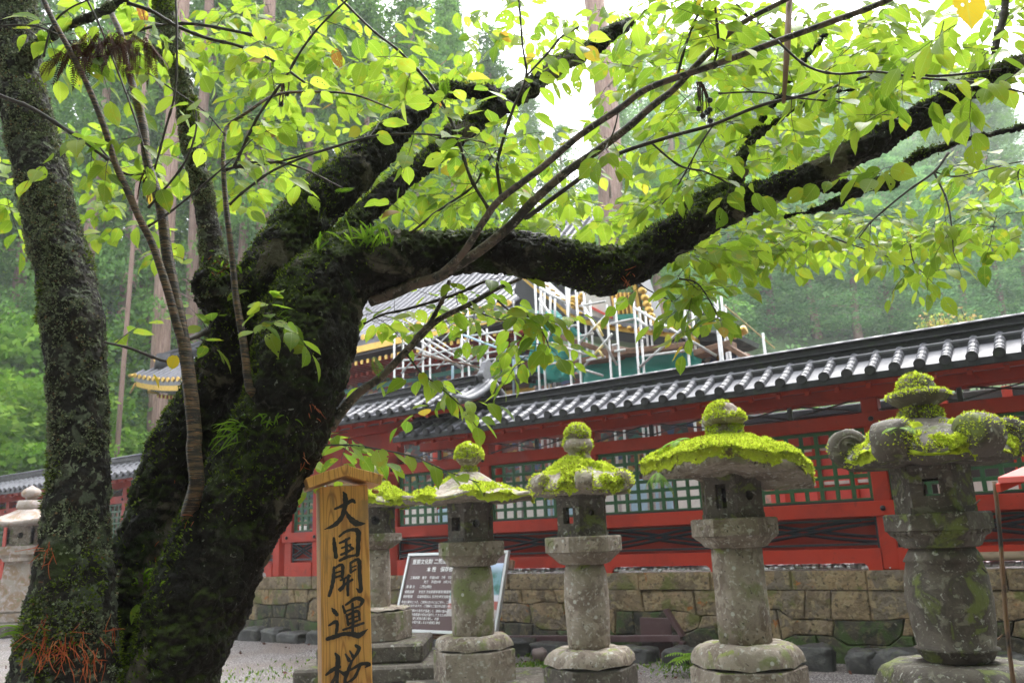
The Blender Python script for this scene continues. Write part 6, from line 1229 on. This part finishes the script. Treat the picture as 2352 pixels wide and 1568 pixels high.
# ---- moss and lichen on the bark
def facing(N): return N[:, 1] < .45
rgm = np.random.default_rng(4); P, N = samp(trunk, 130000, rgm); W0 = P+np.array(ct.location)
nzv = nz(P, 3.2, 2); mk = (N[:, 2]*.5+nzv*1.1-.6*N[:, 0]) > .42; ok = mk & facing(N)
V, F, r_ = cards(P[ok], N[ok]+np.array([0, 0, .2]), .013, .4, .6, rng=rgm); link('moss', npmesh(V, F, r_), M['dark_fuzz'], trunk)
P, N = samp(trunk, 26000, rgm); mk = (nz(P, 5, 9)+.35*N[:, 2]-.5*N[:, 0] > .55) & facing(N); V, F, r_ = cards(P[mk], N[mk], .011, .6, .9, rng=rgm); link('moss', npmesh(V, F, np.clip(r_+.45, 0, 1)), M['dark_fuzz'], trunk)
for so_, n_, sz in ((stem1, 90000, .0085), (stem2, 42000, .0075)):
    P, N = samp(so_, n_, rgm); hgt = P[:, 2]; mk = (nz(P, 6, 4)*.6+nz(P, 21, 8)*.5 > (.0 if so_ is stem2 else -.02)+np.clip((1.75-hgt)*.35, 0, .5)) & facing(N)
    V, F, r_ = cards(P[mk], N[mk], sz, .85, 1.0, rng=rgm); link('lichen', npmesh(V, F, r_), M['lichen'], so_)
    mk = (nz(P, 4, 14) > .12+np.clip((hgt-1.8)*.5, 0, .25)) & facing(N) & (rgm.uniform(0, 1, len(P)) < .5); V, F, r_ = cards(P[mk], N[mk]+np.array([0, 0, -.1]), .014, .35, .6, rng=rgm); link('moss', npmesh(V, F, np.clip(r_+.2, 0, 1)), M['dark_fuzz'], so_)
# ---- orange aerial rootlets
def hit(x, y):
    "first point of the bark seen at photo position"
    v = _F+CR*((x-1176)/FPX)+CU*((784-y)/FPX); best = None
    for o in (trunk, stem1, stem2):
        r_, l, n, i = o.ray_cast(Vector((0, 0, CZ))-ct.location, v.normalized())
        if r_ and (best is None or (l+ct.location).y < best[0].y): best = (l+ct.location, n)
    return best
bpy.context.view_layer.update()
mb = MB()
def roots(x, y, n, L, sx, sy, ang=PI/2, spr=1.2):
    mb = MB()
    for _ in range(n):
        h = hit(x+rnd.gauss(0, sx), y+rnd.gauss(0, sy))
        if not h: continue
        p, nrm = h; a = rnd.gauss(ang, spr); d = Vector((math.cos(a), -.25, -math.sin(a))); q = [CI @ (p+nrm*.002)]; l = L*rnd.uniform(.4, 1.2)
        for k in range(4): d = (d+Vector((rnd.uniform(-.3, .3), 0, rnd.uniform(-.3, .2)))).normalized(); q.append(q[-1]+d*l/4+nrm*.002)
        mb.tube(q, [.0013, .0013, .0012, .001, .0006], 5)
    if not mb.v: return
    me = mb.mesh(True); a_ = me.attributes.new('rnd', 'FLOAT', 'POINT'); a_.data.foreach_set('value', [.45+.8*mn.noise(v.co*40) for v in me.vertices]); link('rootlet_tuft', me, M['root'], ct)
for a in ((138, 1478, 60, .065, 36, 16, 1.8, .7), (195, 1500, 22, .07, 22, 20, 1.3, .7), (185, 1452, 12, .06, 55, 5, .3, .8), (105, 1265, 16, .05, 14, 18, 2.2, .8), (110, 1420, 6, .03, 10, 8, 1.6, .5), (505, 618, 10, .03, 22, 10, .3, 1.5), (1440, 655, 22, .04, 8, 18, 1.2, 1.5), (922, 672, 26, .045, 14, 8, 1.8, 1.2), (722, 935, 8, .035, 8, 12, 1.6, .7), (700, 1058, 6, .03, 5, 6, 1.6, .6), (436, 1185, 7, .03, 5, 8, 2.0, .6), (375, 1250, 3, .03, 40, 60, 1.5, .6)): roots(*a)
# ---- strap ferns and small ferns rooted on the bark
def straps(name, xy, n, L, label, up=(0, -.5, .9), sx=14, sy=8, w_=.004):
    V, F, Rn = [], [], []; h0 = hit(*xy); 
    if not h0: return
    base = h0[0]
    for _ in range(n):
        h = hit(xy[0]+rnd.gauss(0, sx), xy[1]+rnd.gauss(0, sy)) or h0
        if (h[0]-base).length > .3: h = h0
        p = h[0]-base; d = (Vector(up)+Vector((rnd.gauss(0, .5), rnd.gauss(0, .3), rnd.gauss(0, .25)))).normalized(); l = L*rnd.uniform(.5, 1.1); s_ = d.cross(Vector((0, 1, .2))).normalized(); rv = rnd.random(); q = p; K = 6
        for k in range(K+1):
            ww = w_*math.sin(PI*(.12+.8*k/K))**.6; V += [q-s_*ww, q+s_*ww]; Rn += [rv, rv]
            if k < K: b = len(V)-2; F.append((b, b+1, b+3, b+2))
            d = (d+Vector((0, 0, -.16))).normalized(); q = q+d*l/K
    o = link(name, npmesh(np.array([tuple(v) for v in V]), np.array(F), Rn), M['fern'], None, label=label, cat='fern'); o.location = base; return o
straps('strap_fern', (845, 560), 34, .085, 'bright strap fern tuft where the horizontal limb leaves the trunk', (0, -.3, 1), 26, 8)
straps('strap_fern', (538, 985), 24, .10, 'fan of narrow strap fern leaves on the front of the main trunk', (-.7, -.5, .1), 14, 14, .0028)
straps('strap_fern', (625, 960), 14, .06, 'short strap fern leaves spreading just right of the narrow leaved fan', (.4, -.5, -.1), 26, 10, .0035)
straps('strap_fern', (500, 625), 26, .04, 'stubby strap ferns on the mossy knob below the lichen stem', (0, -.5, .5), 30, 18, .004)
straps('strap_fern', (728, 570), 5, .07, 'pair of long strap fern leaves above the trunk fork', (.1, -.3, 1), 7, 5, .005)
straps('strap_fern', (330, 1335), 14, .085, 'strap fern tuft in the cleft between the two leaning trunks', (.3, -.5, .9), 10, 10, .0035)
straps('strap_fern', (655, 730), 12, .035, 'tiny pale strap fern high on the right side of the main trunk', (-.5, -.5, 0), 5, 12, .002)
straps('strap_fern', (240, 1475), 6, .035, 'little green sprouts low between the lichen stem and the trunk', (.3, -.5, .6), 10, 8, .003)
straps('grass_tuft', (48, 1440), 7, .09, 'thin grass blades poking out left of the lichen stem foot', (-1, -.2, .6), 4, 12, .002)
straps('strap_fern', (690, 425), 16, .03, 'grass like tuft on top of the upper mossy limb', (-.2, -.2, 1), 10, 4, .002)
straps('strap_fern', (835, 290), 20, .03, 'fuzzy green tuft crowning the bend of the upper mossy limb', (-.2, -.2, 1), 16, 4, .002)
h = hit(275, 1475)
if h: o = fern('fern', h[0]+Vector((0, -.02, 0)), [((-.1, -.3, -1), .085, .1, .34), ((.15, -.3, -1), .06, .1, .34)], 'small lacy fern frond low in the cleft at the foot of the tree')
for x, y, dd, L, lb in ((770, 440, (.6, -.2, .1), .09, 'lacy fern frond on the upper mossy limb'), (1020, 225, (.2, -.3, .9), .09, 'lacy fern on the broken stub of the upper limb'), (860, 850, (.3, -.5, -1), .10, 'lone lacy fern frond dangling right of the trunk')):
    p = at(x, y-(30 if y == 850 else 0), 3.12); fern('fern', p, [(dd, L, .2, .3)]+[((dd[0]+rnd.uniform(-.7, .7), dd[1], dd[2]), L*.8, .3, .3) for _ in range(3 if y == 225 else 1)], lb)
h = hit(312, 1405)
V, F, Rn = [], [], []
if h:
    LV, LF, LR, LUV = [], [], [], []; leaf(Vector((0, 0, 0)), Vector((-.35, -.4, -.7)), Vector((-.2, -1, .4)), .07, .15, .66); o = link('seedling', npmesh(np.array([tuple(v) for v in LV]), np.array(LF), LR, LUV), M['leaf'], None, True, label='single serrated seedling leaf in the cleft at the tree foot', cat='seedling'); o.location = h[0]+Vector((.03, -.03, .03))
